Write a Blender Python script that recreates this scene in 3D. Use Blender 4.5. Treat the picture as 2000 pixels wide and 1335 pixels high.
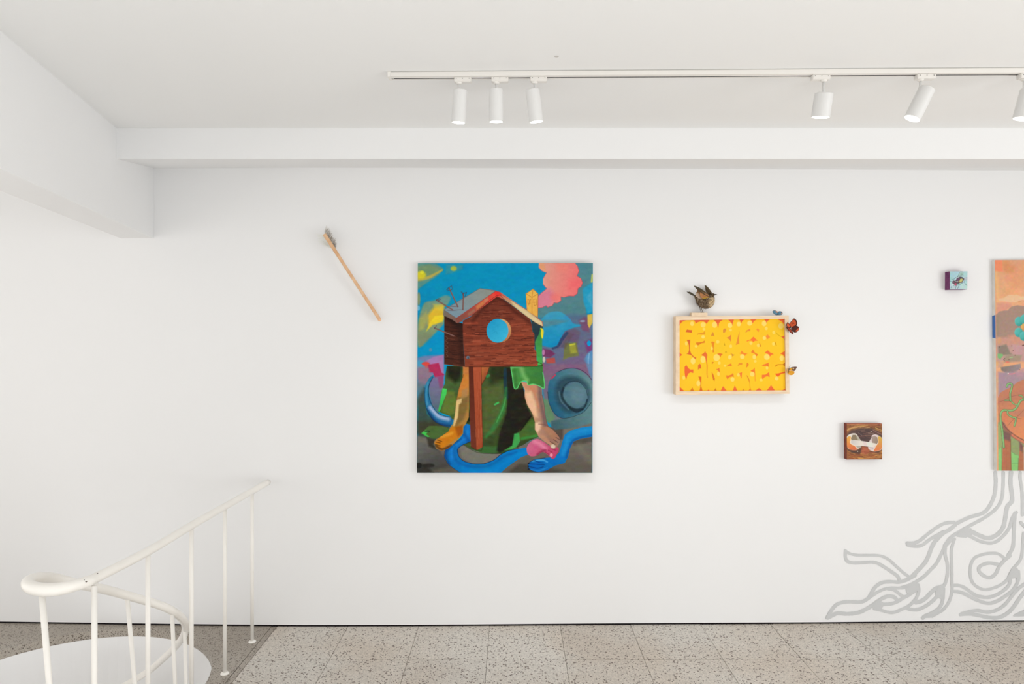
import bpy, bmesh, math, random
import numpy as np
from mathutils import Vector, Matrix
random.seed(7); rng = np.random.default_rng(7)
for o in list(bpy.data.objects): bpy.data.objects.remove(o, do_unlink=True)
scene = bpy.context.scene
C = scene.collection

# ------------------------------------------------------------------ camera, world, light, exposure
EYE, F = 1.676, 1300.0                      # eye height (m), focal length for a 2000 px wide frame
cam_d = bpy.data.cameras.new('camera'); cam = bpy.data.objects.new('camera', cam_d); C.objects.link(cam)
cam.location = (0, 0, EYE); cam.rotation_euler = (math.radians(90), 0, 0)
cam_d.sensor_width = 36; cam_d.lens = 36 * F / 2000; cam_d.shift_y = -17.5 / 2000; cam_d.clip_start = .05
scene.camera = cam
vs = scene.view_settings
vs.view_transform = 'Standard'; vs.look = 'None'; vs.gamma = 1; vs.use_curve_mapping = False
vs.exposure = -0.07
w = bpy.data.worlds.new('world'); scene.world = w; w.use_nodes = True
w.node_tree.nodes['Background'].inputs[0].default_value = (.955, .975, 1.0, 1)
w.node_tree.nodes['Background'].inputs[1].default_value = 0.6

def area(name, loc, target, sx, sy, power, col):
    l = bpy.data.lights.new(name, 'AREA'); l.shape = 'RECTANGLE'; l.size = sx; l.size_y = sy
    l.energy = power; l.color = col
    o = bpy.data.objects.new(name, l); C.objects.link(o); o.location = loc
    o.rotation_euler = (Vector(target) - Vector(loc)).to_track_quat('-Z', 'Y').to_euler()
    return o
area('right_side_fill', (5.15, .6, 1.15), (0, .9, 1.35), 4.6, 2.0, 153, (.945, .975, 1.0))  # added area light from the right, no window modelled; brightens beam and wall
area('rear_fill', (-.8, -3.1, 1.35), (-.8, 3, 1.5), 7.0, 2.2, 26, (.96, .98, 1.0))  # added area light behind the camera for even front light, no window there
area('left_fill', (-4.5, 1.4, 1.2), (0, 1.6, 1.3), 3.4, 2.0, 28, (1, .96, .92))  # added fill light, lifts the left part of the wall; no window there
area('upward_fill', (-.6, .5, .06), (-.6, .9, 3.0), 6.0, 3.2, 102, (.95, .98, 1.0))  # added upward fill light low over the floor, brightens ceiling and soffit

area('stairwell_fill', (-2.15, 3.09, -2.4), (-2.15, 3.09, 0), .9, .9, 15, (1, .985, .965))  # added unseen area light that brightens the stairwell shaft from below
# ------------------------------------------------------------------ helpers
def lin(c):
    c = np.asarray(c, float) / 255.0
    return np.where(c <= .04045, c / 12.92, ((c + .055) / 1.055) ** 2.4)
def P(px, py, d):                            # pixel of the photograph + real distance -> world point
    return Vector(((px - 1000) * d / F, d, EYE - (py - 650) * d / F))
_wx = [-6, -2.96, -1.76, -1.17, -.585, .588, 1.77, 2.97, 6]
_wy = [3.90, 3.850, 3.813, 3.803, 3.805, 3.826, 3.840, 3.867, 3.93]
WN = np.linspace(-4.6, 5.2, 50); WY = np.interp(WN, _wx, _wy)
def wy(X): return float(np.interp(X, WN, WY))
def wd(px):                                  # distance of the wall behind a photograph column
    d = 3.82
    for _ in range(4): d = wy((px - 1000) * d / F)
    return d
def PW(px, py, off=0.0):
    return P(px, py, wd(px) - off)

def mat(name, col, rough=.6, spec=.3, noise=None, bump=None, emit=None, metallic=0):
    m = bpy.data.materials.new(name); m.use_nodes = True
    nt = m.node_tree; b = nt.nodes['Principled BSDF']
    b.inputs['Base Color'].default_value = (*lin(col), 1)
    b.inputs['Roughness'].default_value = rough
    b.inputs['Specular IOR Level'].default_value = spec
    b.inputs['Metallic'].default_value = metallic
    tc = nt.nodes.new('ShaderNodeTexCoord')
    if noise:                                # (scale, other colour, stretch)
        sc, c2, st = noise
        mp = nt.nodes.new('ShaderNodeMapping'); mp.inputs['Scale'].default_value = st
        n = nt.nodes.new('ShaderNodeTexNoise'); n.inputs['Scale'].default_value = sc; n.inputs['Detail'].default_value = 4
        r = nt.nodes.new('ShaderNodeValToRGB')
        r.color_ramp.elements[0].position = .35; r.color_ramp.elements[1].position = .65
        r.color_ramp.elements[0].color = (*lin(col), 1); r.color_ramp.elements[1].color = (*lin(c2), 1)
        nt.links.new(tc.outputs['Object'], mp.inputs[0]); nt.links.new(mp.outputs[0], n.inputs['Vector'])
        nt.links.new(n.outputs[0], r.inputs[0]); nt.links.new(r.outputs[0], b.inputs['Base Color'])
    if bump:
        n = nt.nodes.new('ShaderNodeTexNoise'); n.inputs['Scale'].default_value = bump[0]; n.inputs['Detail'].default_value = 5
        bp = nt.nodes.new('ShaderNodeBump'); bp.inputs['Strength'].default_value = bump[1]; bp.inputs['Distance'].default_value = .002
        nt.links.new(tc.outputs['Object'], n.inputs['Vector']); nt.links.new(n.outputs[0], bp.inputs['Height'])
        nt.links.new(bp.outputs[0], b.inputs['Normal'])
    if emit:
        b.inputs['Emission Color'].default_value = (*lin(col), 1); b.inputs['Emission Strength'].default_value = emit
    return m
def mat_attr(name, rough=.6, spec=.25):
    m = bpy.data.materials.new(name); m.use_nodes = True
    nt = m.node_tree; b = nt.nodes['Principled BSDF']
    a = nt.nodes.new('ShaderNodeVertexColor'); a.layer_name = 'Col'
    nt.links.new(a.outputs[0], b.inputs['Base Color'])
    b.inputs['Roughness'].default_value = rough; b.inputs['Specular IOR Level'].default_value = spec
    return m

def link(name, me, m=None, parent=None, smooth=False):
    o = bpy.data.objects.new(name, me); C.objects.link(o)
    if m: me.materials.append(m)
    if smooth:
        for p in me.polygons: p.use_smooth = True
    if parent:
        o.parent = parent; o.matrix_parent_inverse = Matrix.Identity(4)
        o.location = -Vector(parent_world(parent))
    return o
def parent_world(o):
    v = Vector(o.location)
    while o.parent: o = o.parent; v = v + Vector(o.location)
    return v
def mesh(name, verts, faces, m=None, parent=None, smooth=False):
    me = bpy.data.meshes.new(name); me.from_pydata([tuple(v) for v in verts], [], faces); me.update()
    bm = bmesh.new(); bm.from_mesh(me); bmesh.ops.recalc_face_normals(bm, faces=bm.faces); bm.to_mesh(me); bm.free()
    return link(name, me, m, parent, smooth)
def bmo(name, bm, m=None, parent=None, smooth=False):
    me = bpy.data.meshes.new(name); bm.to_mesh(me); bm.free()
    return link(name, me, m, parent, smooth)
def tag(o, label=None, cat=None, group=None, kind=None):
    if label: o['label'] = label
    if cat: o['category'] = cat
    if group: o['group'] = group
    if kind: o['kind'] = kind
    return o
def thing(name, loc, label, cat, group=None):
    o = bpy.data.objects.new(name, None); C.objects.link(o); o.location = loc; o.empty_display_size = .05
    return tag(o, label, cat, group)
def box_bm(a, b, bevel=0):
    bm = bmesh.new(); bmesh.ops.create_cube(bm, size=1)
    a, b = Vector(a), Vector(b)
    for v in bm.verts:
        v.co = Vector(((a[i] + b[i]) / 2 + v.co[i] * abs(b[i] - a[i])) for i in range(3)) if False else Vector([(a[i] + b[i]) / 2 + v.co[i] * abs(b[i] - a[i]) for i in range(3)])
    if bevel: bmesh.ops.bevel(bm, geom=bm.edges[:], offset=bevel, segments=2, affect='EDGES')
    return bm
def hexa(front, back):                       # prism from matching outlines
    n = len(front); vs_ = list(front) + list(back)
    fs = [list(range(n)), list(range(2 * n - 1, n - 1, -1))]
    for i in range(n):
        j = (i + 1) % n; fs.append([i, n + i, n + j, j])
    return vs_, fs
def catmull(pts, n=8, closed=False):
    pts = [np.asarray(p, float) for p in pts]; out = []; N = len(pts)
    rngk = range(N) if closed else range(N - 1)
    for i in rngk:
        if closed: p0, p1, p2, p3 = pts[i - 1], pts[i], pts[(i + 1) % N], pts[(i + 2) % N]
        else: p0, p1, p2, p3 = pts[max(i - 1, 0)], pts[i], pts[i + 1], pts[min(i + 2, N - 1)]
        for k in range(n):
            t = k / n
            out.append(.5 * (2 * p1 + (p2 - p0) * t + (2 * p0 - 5 * p1 + 4 * p2 - p3) * t * t + (3 * p1 - p0 - 3 * p2 + p3) * t ** 3))
    if not closed: out.append(pts[-1])
    return out
def tube(pts, rad, seg=12, caps=True):       # pts list of 3-vectors, rad number or list
    pts = [Vector(p) for p in pts]; n = len(pts)
    rr = rad if hasattr(rad, '__len__') else [rad] * n
    vs_, fs = [], []; up = None
    for i, p in enumerate(pts):
        t = (pts[min(i + 1, n - 1)] - pts[max(i - 1, 0)]).normalized()
        if up is None:
            up = t.orthogonal().normalized()
        up = (up - t * up.dot(t)).normalized(); s = t.cross(up)
        for k in range(seg):
            a = 2 * math.pi * k / seg
            vs_.append(p + (up * math.cos(a) + s * math.sin(a)) * rr[i])
    for i in range(n - 1):
        for k in range(seg):
            k2 = (k + 1) % seg
            fs.append([i * seg + k, i * seg + k2, (i + 1) * seg + k2, (i + 1) * seg + k])
    if caps:
        fs.append(list(range(seg - 1, -1, -1))); fs.append(list(range((n - 1) * seg, n * seg)))
    return vs_, fs

# ------------------------------------------------------------------ a small painter: brushes onto a grid of points
class Painting:
    def __init__(s, x0, y0, x1, y1, step, base):
        s.x = np.arange(x0, x1 + step * .5, step); s.y = np.arange(y0, y1 + step * .5, step)
        s.x0, s.y0, s.step = x0, y0, step
        s.X, s.Y = np.meshgrid(s.x, s.y); s.img = np.zeros((len(s.y), len(s.x), 3)); s.img[:] = base
        s.clip = None
    def win(s, pts, pad):
        a = np.array(pts)[:, :2]; lo = a.min(0) - pad; hi = a.max(0) + pad
        i0 = max(int((lo[0] - s.x0) / s.step), 0); i1 = min(int((hi[0] - s.x0) / s.step) + 2, len(s.x))
        j0 = max(int((lo[1] - s.y0) / s.step), 0); j1 = min(int((hi[1] - s.y0) / s.step) + 2, len(s.y))
        return (slice(j0, max(j1, j0)), slice(i0, max(i1, i0)))
    def blend(s, w, m, col, alpha):
        m = m * alpha
        if s.clip is not None: m = m * s.clip[w]
        if callable(col): c = col(s.X[w], s.Y[w])
        else: c = np.asarray(col, float)
        s.img[w] = s.img[w] * (1 - m[..., None]) + c * m[..., None]
    def mask_poly(s, pts, soft=None, smooth=False, full=False):
        soft = soft or s.step * 1.2
        if smooth: pts = catmull(pts, 5, True)
        pts = np.array([p[:2] for p in pts]); w = (slice(0, len(s.y)), slice(0, len(s.x))) if full else s.win(pts, soft * 1.5)
        X, Y = s.X[w], s.Y[w]
        D = np.full(X.shape, 1e9); ins = np.zeros(X.shape, bool)
        for i in range(len(pts)):
            a, b = pts[i], pts[(i + 1) % len(pts)]; d = b - a; L = d @ d
            if L < 1e-9: continue
            t = np.clip(((X - a[0]) * d[0] + (Y - a[1]) * d[1]) / L, 0, 1)
            D = np.minimum(D, (X - a[0] - t * d[0]) ** 2 + (Y - a[1] - t * d[1]) ** 2)
            c = (a[1] > Y) != (b[1] > Y)
            if d[1] != 0: ins ^= c & (X < d[0] * (Y - a[1]) / d[1] + a[0])
        D = np.sqrt(D); sd = np.where(ins, -D, D)
        m = np.clip(.5 - sd / soft, 0, 1)
        return w, m
    def poly(s, pts, col, alpha=1, soft=None, smooth=False):
        w, m = s.mask_poly(pts, soft, smooth); s.blend(w, m, col, alpha)
    def clipto(s, pts=None, smooth=False):
        if pts is None: s.clip = None
        else: s.clip = s.mask_poly(pts, None, smooth, True)[1]
    def ell(s, cx, cy, rx, ry, col, alpha=1, soft=None, rot=0):
        n = 28; c, si = math.cos(rot), math.sin(rot)
        pts = [(cx + rx * math.cos(t) * c - ry * math.sin(t) * si, cy + rx * math.cos(t) * si + ry * math.sin(t) * c) for t in np.linspace(0, 2 * math.pi, n, endpoint=False)]
        s.poly(pts, col, alpha, soft)
    def stroke(s, pts, wid, col, alpha=1, soft=None, smooth=True):
        soft = soft or s.step * 1.2
        pts = [tuple(p) if len(p) > 2 else (*p, wid) for p in pts]
        if smooth and len(pts) > 2: pts = catmull(pts, 5)
        pts = np.array(pts); w = s.win(pts, pts[:, 2].max() / 2 + soft); X, Y = s.X[w], s.Y[w]
        S = np.full(X.shape, 1e9)
        for a, b in zip(pts[:-1], pts[1:]):
            d = (b - a)[:2]; L = d @ d
            if L < 1e-9: continue
            t = np.clip(((X - a[0]) * d[0] + (Y - a[1]) * d[1]) / L, 0, 1)
            D = np.sqrt((X - a[0] - t * d[0]) ** 2 + (Y - a[1] - t * d[1]) ** 2) - (a[2] + t * (b[2] - a[2])) / 2
            S = np.minimum(S, D)
        s.blend(w, np.clip(.5 - S / soft, 0, 1), col, alpha)
    def noise(s, amp, sx, sy, mono=False):
        h, w_ = s.img.shape[:2]; gh = max(int(h * s.step / sy), 2) + 2; gw = max(int(w_ * s.step / sx), 2) + 2
        g = rng.normal(0, 1, (gh, gw, 1 if mono else 3))
        yy = np.linspace(0, gh - 1.001, h); xx = np.linspace(0, gw - 1.001, w_)
        iy, ix = yy.astype(int), xx.astype(int); fy, fx = (yy - iy)[:, None, None], (xx - ix)[None, :, None]
        fy = fy * fy * (3 - 2 * fy); fx = fx * fx * (3 - 2 * fx)
        n = (g[iy][:, ix] * (1 - fx) + g[iy][:, ix + 1] * fx) * (1 - fy) + (g[iy + 1][:, ix] * (1 - fx) + g[iy + 1][:, ix + 1] * fx) * fy
        n = n * amp
        if s.clip is not None: n = n * s.clip[..., None]
        s.img += n
    def build(s, name, corners, m, parent):   # corners TL, TR, BR, BL in the world
        h, w_ = s.img.shape[:2]; TL, TR, BR, BL = [np.array(c) for c in corners]
        u = np.linspace(0, 1, w_)[None, :, None]; v = np.linspace(0, 1, h)[:, None, None]
        co = (TL * (1 - u) + TR * u) * (1 - v) + (BL * (1 - u) + BR * u) * v
        me = bpy.data.meshes.new(name); nv = h * w_; nf = (h - 1) * (w_ - 1)
        me.vertices.add(nv); me.vertices.foreach_set('co', co.reshape(-1).astype(np.float32))
        idx = np.arange(nv).reshape(h, w_)
        q = np.stack([idx[1:, :-1], idx[1:, 1:], idx[:-1, 1:], idx[:-1, :-1]], -1).reshape(-1, 4)
        me.loops.add(nf * 4); me.loops.foreach_set('vertex_index', q.reshape(-1).astype(np.int32))
        me.polygons.add(nf); me.polygons.foreach_set('loop_start', (np.arange(nf) * 4).astype(np.int32))
        me.update(calc_edges=True); me.validate()
        a = me.color_attributes.new('Col', 'FLOAT_COLOR', 'POINT')
        rgb = lin(np.clip(s.img, 0, 255)); rgba = np.concatenate([rgb, np.ones((h, w_, 1))], -1)
        a.data.foreach_set('color', rgba.reshape(-1).astype(np.float32))
        return link(name, me, m, parent)
def grad(p0, c0, p1, c1):
    p0, p1 = np.array(p0, float), np.array(p1, float); d = p1 - p0; L = d @ d
    c0, c1 = np.array(c0, float), np.array(c1, float)
    def f(X, Y):
        t = np.clip(((X - p0[0]) * d[0] + (Y - p0[1]) * d[1]) / L, 0, 1)[..., None]
        return c0 * (1 - t) + c1 * t
    return f

# ------------------------------------------------------------------ materials
M = {}
M['wall'] = mat('matt_white_wall_paint', (244, 243.5, 243), .75, .2, bump=(60, .05))
M['ceiling'] = mat('matt_ceiling_paint', (245, 244.5, 243), .8, .15, bump=(40, .05))
M['dark'] = mat('dark_recess', (26, 22, 24), .9, .1)
M['white_metal'] = mat('white_powder_coat', (229, 228, 226), .35, .4)
M['cream_metal'] = mat('cream_gloss_paint', (252, 248, 241), .32, .45, bump=(90, .12))
M['adapter'] = mat('white_plastic', (238, 234, 228), .4, .4)
M['screw'] = mat('dark_screw', (90, 84, 80), .5)
M['track_shadow'] = mat('track_shadow_grey', (196, 193, 188), .6)  # grey of the shadow line painted in above the track
M['lens'] = mat('glowing_lens', (255, 255, 252), .4, .2, emit=3.0)
M['pine'] = mat('pale_pine', (240, 216, 186), .5, .3, noise=(30, (230, 202, 168), (1, 1, 1)))
M['pine_long'] = mat('pale_pine_long_grain', (241, 218, 190), .5, .3, noise=(14, (231, 204, 172), (1, 8, 12)))
M['dowel'] = mat('beech_dowel', (234, 194, 154), .5, .3, noise=(25, (222, 174, 130), (1, 1, 1)))
M['canvas_edge'] = mat('raw_canvas_edge', (238, 233, 226), .8, .15, noise=(20, (226, 221, 213), (1, 1, 1)))
M['paint'] = mat_attr('oil_paint', .5, .06)
M['print'] = mat_attr('printed_sheet', .65, .05)
M['mural'] = mat('grey_wall_drawing_paint', (209, 210, 210), .7, .2)
M['maroon'] = mat('maroon_canvas_edge', (118, 58, 48), .6, .2, noise=(60, (140, 72, 56), (1, 1, 1)))
M['purple'] = mat('purple_canvas_edge', (104, 50, 92), .6, .2, noise=(60, (128, 66, 112), (1, 1, 1)))

def terrazzo(name, base, base2, dark, scale, thr, tint=.06):
    m = bpy.data.materials.new(name); m.use_nodes = True; nt = m.node_tree; N = nt.nodes; L = nt.links
    b = N['Principled BSDF']; b.inputs['Roughness'].default_value = .42; b.inputs['Specular IOR Level'].default_value = .35
    tc = N.new('ShaderNodeNewGeometry')
    def vor(sc, t, rnd):
        v = N.new('ShaderNodeTexVoronoi'); v.inputs['Scale'].default_value = sc; L.new(tc.outputs['Position'], v.inputs['Vector'])
        sep = N.new('ShaderNodeSeparateColor'); L.new(v.outputs['Color'], sep.inputs[0])
        a = N.new('ShaderNodeMath'); a.operation = 'GREATER_THAN'; a.inputs[1].default_value = t; L.new(sep.outputs[0], a.inputs[0])
        c = N.new('ShaderNodeMath'); c.operation = 'LESS_THAN'; c.inputs[1].default_value = rnd; L.new(v.outputs['Distance'], c.inputs[0])
        k = N.new('ShaderNodeMath'); k.operation = 'MULTIPLY'; L.new(a.outputs[0], k.inputs[0]); L.new(c.outputs[0], k.inputs[1])
        return k, sep
    n = N.new('ShaderNodeTexNoise'); n.inputs['Scale'].default_value = 1.6; n.inputs['Detail'].default_value = 3; L.new(tc.outputs['Position'], n.inputs['Vector'])
    r = N.new('ShaderNodeValToRGB'); L.new(n.outputs[0], r.inputs[0])
    r.color_ramp.elements[0].position = .4; r.color_ramp.elements[1].position = .62
    r.color_ramp.elements[0].color = (*lin(base), 1); r.color_ramp.elements[1].color = (*lin(base2), 1)
    # fine pale and grey chips everywhere
    v2 = N.new('ShaderNodeTexVoronoi'); v2.inputs['Scale'].default_value = scale * 1.6; L.new(tc.outputs['Position'], v2.inputs['Vector'])
    s2 = N.new('ShaderNodeSeparateColor'); L.new(v2.outputs['Color'], s2.inputs[0])
    mr = N.new('ShaderNodeMapRange'); mr.inputs[3].default_value = .80; mr.inputs[4].default_value = 1.13; L.new(s2.outputs[1], mr.inputs[0])
    hs = N.new('ShaderNodeHueSaturation'); L.new(r.outputs[0], hs.inputs['Color']); L.new(mr.outputs[0], hs.inputs['Value'])
    oi = N.new('ShaderNodeObjectInfo'); mo = N.new('ShaderNodeMapRange'); mo.inputs[3].default_value = 1 - tint; mo.inputs[4].default_value = 1 + tint
    L.new(oi.outputs['Random'], mo.inputs[0])
    hs2 = N.new('ShaderNodeHueSaturation'); L.new(hs.outputs[0], hs2.inputs['Color']); L.new(mo.outputs[0], hs2.inputs['Value'])
    k1, sp = vor(scale, thr, .5); mx = N.new('ShaderNodeMix'); mx.data_type = 'RGBA'
    L.new(k1.outputs[0], mx.inputs[0]); L.new(hs2.outputs[0], mx.inputs[6]); mx.inputs[7].default_value = (*lin(dark), 1)
    k2, sp2 = vor(scale * .55, thr + .06, .42); mx2 = N.new('ShaderNodeMix'); mx2.data_type = 'RGBA'
    L.new(k2.outputs[0], mx2.inputs[0]); L.new(mx.outputs[2], mx2.inputs[6]); mx2.inputs[7].default_value = (*lin([c * 1.15 for c in dark]), 1)
    L.new(mx2.outputs[2], b.inputs['Base Color'])
    return m
M['tile'] = terrazzo('terrazzo_tile', (212, 206, 197), (203, 192, 179), (106, 94, 85), 132, .85, .04)
M['slab'] = terrazzo('fine_grey_terrazzo', (176, 168, 157), (162, 152, 140), (92, 83, 75), 190, .80, .02)
M['grout'] = mat('grout', (150, 142, 132), .9, .1)

# ------------------------------------------------------------------ SETTING
CEIL = EYE + .998
# back wall: a plastered board that stops just above the floor
v_, f_ = [], []
for i, X in enumerate(WN):
    y = WY[i]
    v_ += [(X, y, .009), (X, y, CEIL + .3), (X, y + .06, CEIL + .3), (X, y + .06, .009)]
for i in range(len(WN) - 1):
    a = i * 4; b = a + 4
    for k in range(4): f_.append([a + k, a + (k + 1) % 4, b + (k + 1) % 4, b + k])
o = mesh('wall_back', v_, f_, M['wall'], smooth=False); tag(o, kind='structure')
# dark strip that paints in the shade of the gap under the wall
v_, f_ = [], []
for i, X in enumerate(WN): v_ += [(X, WY[i] + .0015, -.005), (X, WY[i] + .0015, .0085), (X, WY[i] + .05, .0085), (X, WY[i] + .05, -.005)]
for i in range(len(WN) - 1):
    a = i * 4; b = a + 4
    for k in range(4): f_.append([a + k, a + (k + 1) % 4, b + (k + 1) % 4, b + k])
o = mesh('gap_shade_back', v_, f_, M['dark']); tag(o, kind='structure')
o = bmo('ceiling', box_bm((-4.6, -3.2, CEIL), (5.2, 4.1, CEIL + .15)), M['ceiling']); tag(o, kind='structure')
o = bmo('wall_left', box_bm((-4.7, -3.2, -.005), (-4.6, 4.1, CEIL + .15)), M['wall']); tag(o, kind='structure')
o = bmo('wall_front', box_bm((-4.7, -3.3, -.005), (5.3, -3.2, CEIL + .15)), M['wall']); tag(o, kind='structure')
o = bmo('wall_right', box_bm((5.2, -3.2, -.005), (5.3, 4.1, CEIL + .15)), M['wall']); tag(o, kind='structure')
# downstand along the wall
BY = 3.243
zb, zw = EYE + .848, EYE + .944
fr = [(-2.3, BY, CEIL + .01), (-2.3, BY, zb), (-2.3, 3.80, zw), (-2.3, 3.95, zw), (-2.3, 3.95, CEIL + .01)]
bk = [(5.2, p[1], p[2]) for p in fr]
o = mesh('trim_1', *hexa(fr, bk), M['wall']); tag(o, kind='structure')
# deep beam running from the wall towards the left of the camera
def beam(z0, z1, name):
    a = np.array((-1.690, 2.195)); b = np.array((-1.690 - .226 * 1.74, 2.195 + 1.74)); dirn = (b - a) / np.linalg.norm(b - a)
    n = np.array((-dirn[1], dirn[0])) * .185     # towards the left
    s = a - dirn * 4.6
    pts = [s, b, b + n, s + n]
    lo = [(p[0], p[1], z0) for p in pts]; hi = [(p[0], p[1], z1) for p in pts]
    return mesh(name, *hexa(lo, hi), M['wall'])
o = beam(EYE + .544, CEIL + .01, 'trim_2'); tag(o, kind='structure')

# floor: base, landing slab with round stairwell, terrazzo tiles
HC = (-2.15, 3.09); HR = .69
def slab_with_hole(name, x0, x1, y0, y1, z0, z1, m, parent, n=96):
    bm = bmesh.new(); ang = [2 * math.pi * k / n for k in range(n)]
    def sq(t):
        c, s = math.cos(t), math.sin(t)
        ts = []
        if c > 1e-9: ts.append((x1 - HC[0]) / c)
        if c < -1e-9: ts.append((x0 - HC[0]) / c)
        if s > 1e-9: ts.append((y1 - HC[1]) / s)
        if s < -1e-9: ts.append((y0 - HC[1]) / s)
        t_ = min(ts); return (HC[0] + c * t_, HC[1] + s * t_)
    # make sure the corners are hit
    for cx, cy in ((x0, y0), (x1, y0), (x1, y1), (x0, y1)): ang.append(math.atan2(cy - HC[1], cx - HC[0]) % (2 * math.pi))
    ang = sorted(set(ang)); R = []
    for t in ang:
        p = sq(t); q = (HC[0] + HR * math.cos(t), HC[1] + HR * math.sin(t))
        R.append([bm.verts.new((p[0], p[1], z1)), bm.verts.new((q[0], q[1], z1)), bm.verts.new((q[0], q[1], z0)), bm.verts.new((p[0], p[1], z0))])
    for i in range(len(R)):
        a, b = R[i], R[(i + 1) % len(R)]
        for k in range(4): bm.faces.new([a[k], b[k], b[(k + 1) % 4], a[(k + 1) % 4]])
    bmesh.ops.recalc_face_normals(bm, faces=bm.faces)
    return bmo(name, bm, m, parent)
TX0, TS = -1.3425, .4045
floor = bmo('floor', box_bm((TX0, -3.2, -.12), (5.2, 3.99, -.004)), M['grout']); tag(floor, kind='structure')
slab_with_hole('landing_slab', -4.6, TX0 - .034, -.2, 3.99, -.045, 0, M['slab'], floor)
bmo('edge_strip', box_bm((TX0 - .032, -.2, -.045), (TX0 - .002, 3.99, -.0015), .001), M['slab'], floor)
bmo('landing_slab', box_bm((-4.6, -3.2, -.045), (TX0 - .002, -.203, 0)), M['slab'], floor)
# plastered shaft under the slab
n = 96; v_ = []; f_ = []
for z, r in ((-.045, HR + .002), (-2.9, HR + .002), (-2.9, HR + .08), (-.045, HR + .08)):
    for k in range(n):
        t = 2 * math.pi * k / n; v_.append((HC[0] + r * math.cos(t), HC[1] + r * math.sin(t), z))
for j in range(4):
    for k in range(n): f_.append([j * n + k, j * n + (k + 1) % n, ((j + 1) % 4) * n + (k + 1) % n, ((j + 1) % 4) * n + k])
shaft = mesh('stairwell_shaft', v_, f_, M['wall'], floor, smooth=False)
bmo('lower_floor', box_bm((-3.2, 2.0, -3.0), (-1.1, 4.0, -2.9)), M['slab'], floor)
# spiral treads and newel down in the shaft (below the frame, they carry the inner posts)
for k in range(-1, 5):
    a0_, a1_ = math.radians(-44 + 25 * k), math.radians(-17 + 25 * k); z = -.20 - .175 * k
    ring = [(HC[0] + .04 * math.cos((a0_ + a1_) / 2), HC[1] + .04 * math.sin((a0_ + a1_) / 2))] + [(HC[0] + (HR - .004) * math.cos(a0_ + (a1_ - a0_) * j / 5), HC[1] + (HR - .004) * math.sin(a0_ + (a1_ - a0_) * j / 5)) for j in range(6)]
    mesh('stair_tread', *hexa([(x, y, z) for x, y in ring], [(x, y, z - .035) for x, y in ring]), M['slab'], floor)
mesh('newel', *tube([(HC[0], HC[1], -.30), (HC[0], HC[1], -2.9)], .045, 20), M['cream_metal'], floor)
ys = [3.82 + .09, 3.42]
while ys[-1] > .6: ys.append(ys[-1] - TS)
tile_me = {}
for r in range(len(ys) - 1):
    for c in range(16):
        x0 = TX0 + TS * c; x1 = x0 + TS; y1, y0 = ys[r], ys[r + 1]
        if r == 0: y1 = 3.90
        key = 'first' if r == 0 else 'full'
        if key not in tile_me:
            w_, h_ = TS, y1 - y0
            bm = box_bm((.0008, .0008, -.02), (w_ - .0008, h_ - .0008, 0), .0009)
            me = bpy.data.meshes.new('tile'); bm.to_mesh(me); bm.free(); me.materials.append(M['tile']); tile_me[key] = me
        o = bpy.data.objects.new('tile', tile_me[key]); C.objects.link(o); o.parent = floor
        o.location = (x0, y0, rng.uniform(-.0006, .0006))
o = bmo('landing_slab', box_bm((TX0, -3.2, -.02), (5.2, ys[-1] - .002, 0)), M['tile'], floor)

# ------------------------------------------------------------------ stair railing
RX = -1.412
rail = thing('stair_railing', (RX, 3.6, 0), 'cream painted tubular railing with straight run and hooked handrail descending the round stairwell', 'railing')
RZ = .83
pts = [Vector((-1.385, 3.775, RZ)), Vector((-1.40, 3.3, RZ)), Vector((-1.410, 2.93, RZ)), Vector((-1.412, 2.58, RZ))]
loop = [(191, 1126, 2.30), (170, 1135, 2.245), (141, 1144, 2.20), (113, 1150, 2.17), (85, 1151, 2.16), (60, 1146, 2.175), (55, 1135, 2.22), (76, 1127.5, 2.28), (104, 1128, 2.36),
        (133, 1135, 2.44), (169, 1143.5, 2.52), (206, 1151, 2.64), (243, 1161, 2.74), (289, 1174, 2.85), (326, 1187, 2.93), (350, 1202, 3.0), (361.5, 1217, 3.09),
        (362, 1231, 3.19), (355, 1247, 3.32), (336, 1269, 3.44), (294, 1307, 3.58), (252, 1333, 3.67), (200, 1362, 3.69), (130, 1400, 3.6)]
pts += [P(*p) for p in loop]
hp = catmull(pts, 8)
hrad = [.0172 + .0040 * math.exp(-((Vector(q_) - Vector(P(90, 1151, 2.16))).length / .12) ** 2) for q_ in hp]
v_, f_ = tube(hp, hrad, 16)
hr = mesh('handrail', v_, f_, M['cream_metal'], rail, smooth=True)
def post(top, bot, r=.0092, flange=True):
    v_, f_ = tube([top, (Vector(top) + Vector(bot)) / 2, bot], r, 12)
    p = mesh('post', v_, f_, M['cream_metal'], rail, smooth=True)
    if flange:
        b = Vector(bot); vv, ff = tube([b, b + Vector((0, 0, .003)), b + Vector((0, 0, .007)), b + Vector((0, 0, .009))], [.021, .0205, .016, .0095], 20)
        mesh('floor_flange', vv, ff, M['cream_metal'], p, smooth=True)
for px, d in ((492.5, 3.614), (439, 3.277), (374, 2.932), (289, 2.582), (184.5, 2.25)):
    X = (px - 1000) * d / F
    post((X, d, RZ - .008), (X, d, 0))
post(P(82, 1160, 2.175), P(121, 1641, 2.195))
post(P(249, 1170, 2.755), P(290, 1640, 2.75), .0085, False)
post(P(336, 1196, 2.955), P(352, 1560, 2.95), .0085, False)
post(P(360.5, 1226, 3.15), P(368, 1520, 3.14), .0082, False)
chip = mat('chipped_paint', (110, 98, 88), .8)
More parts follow.
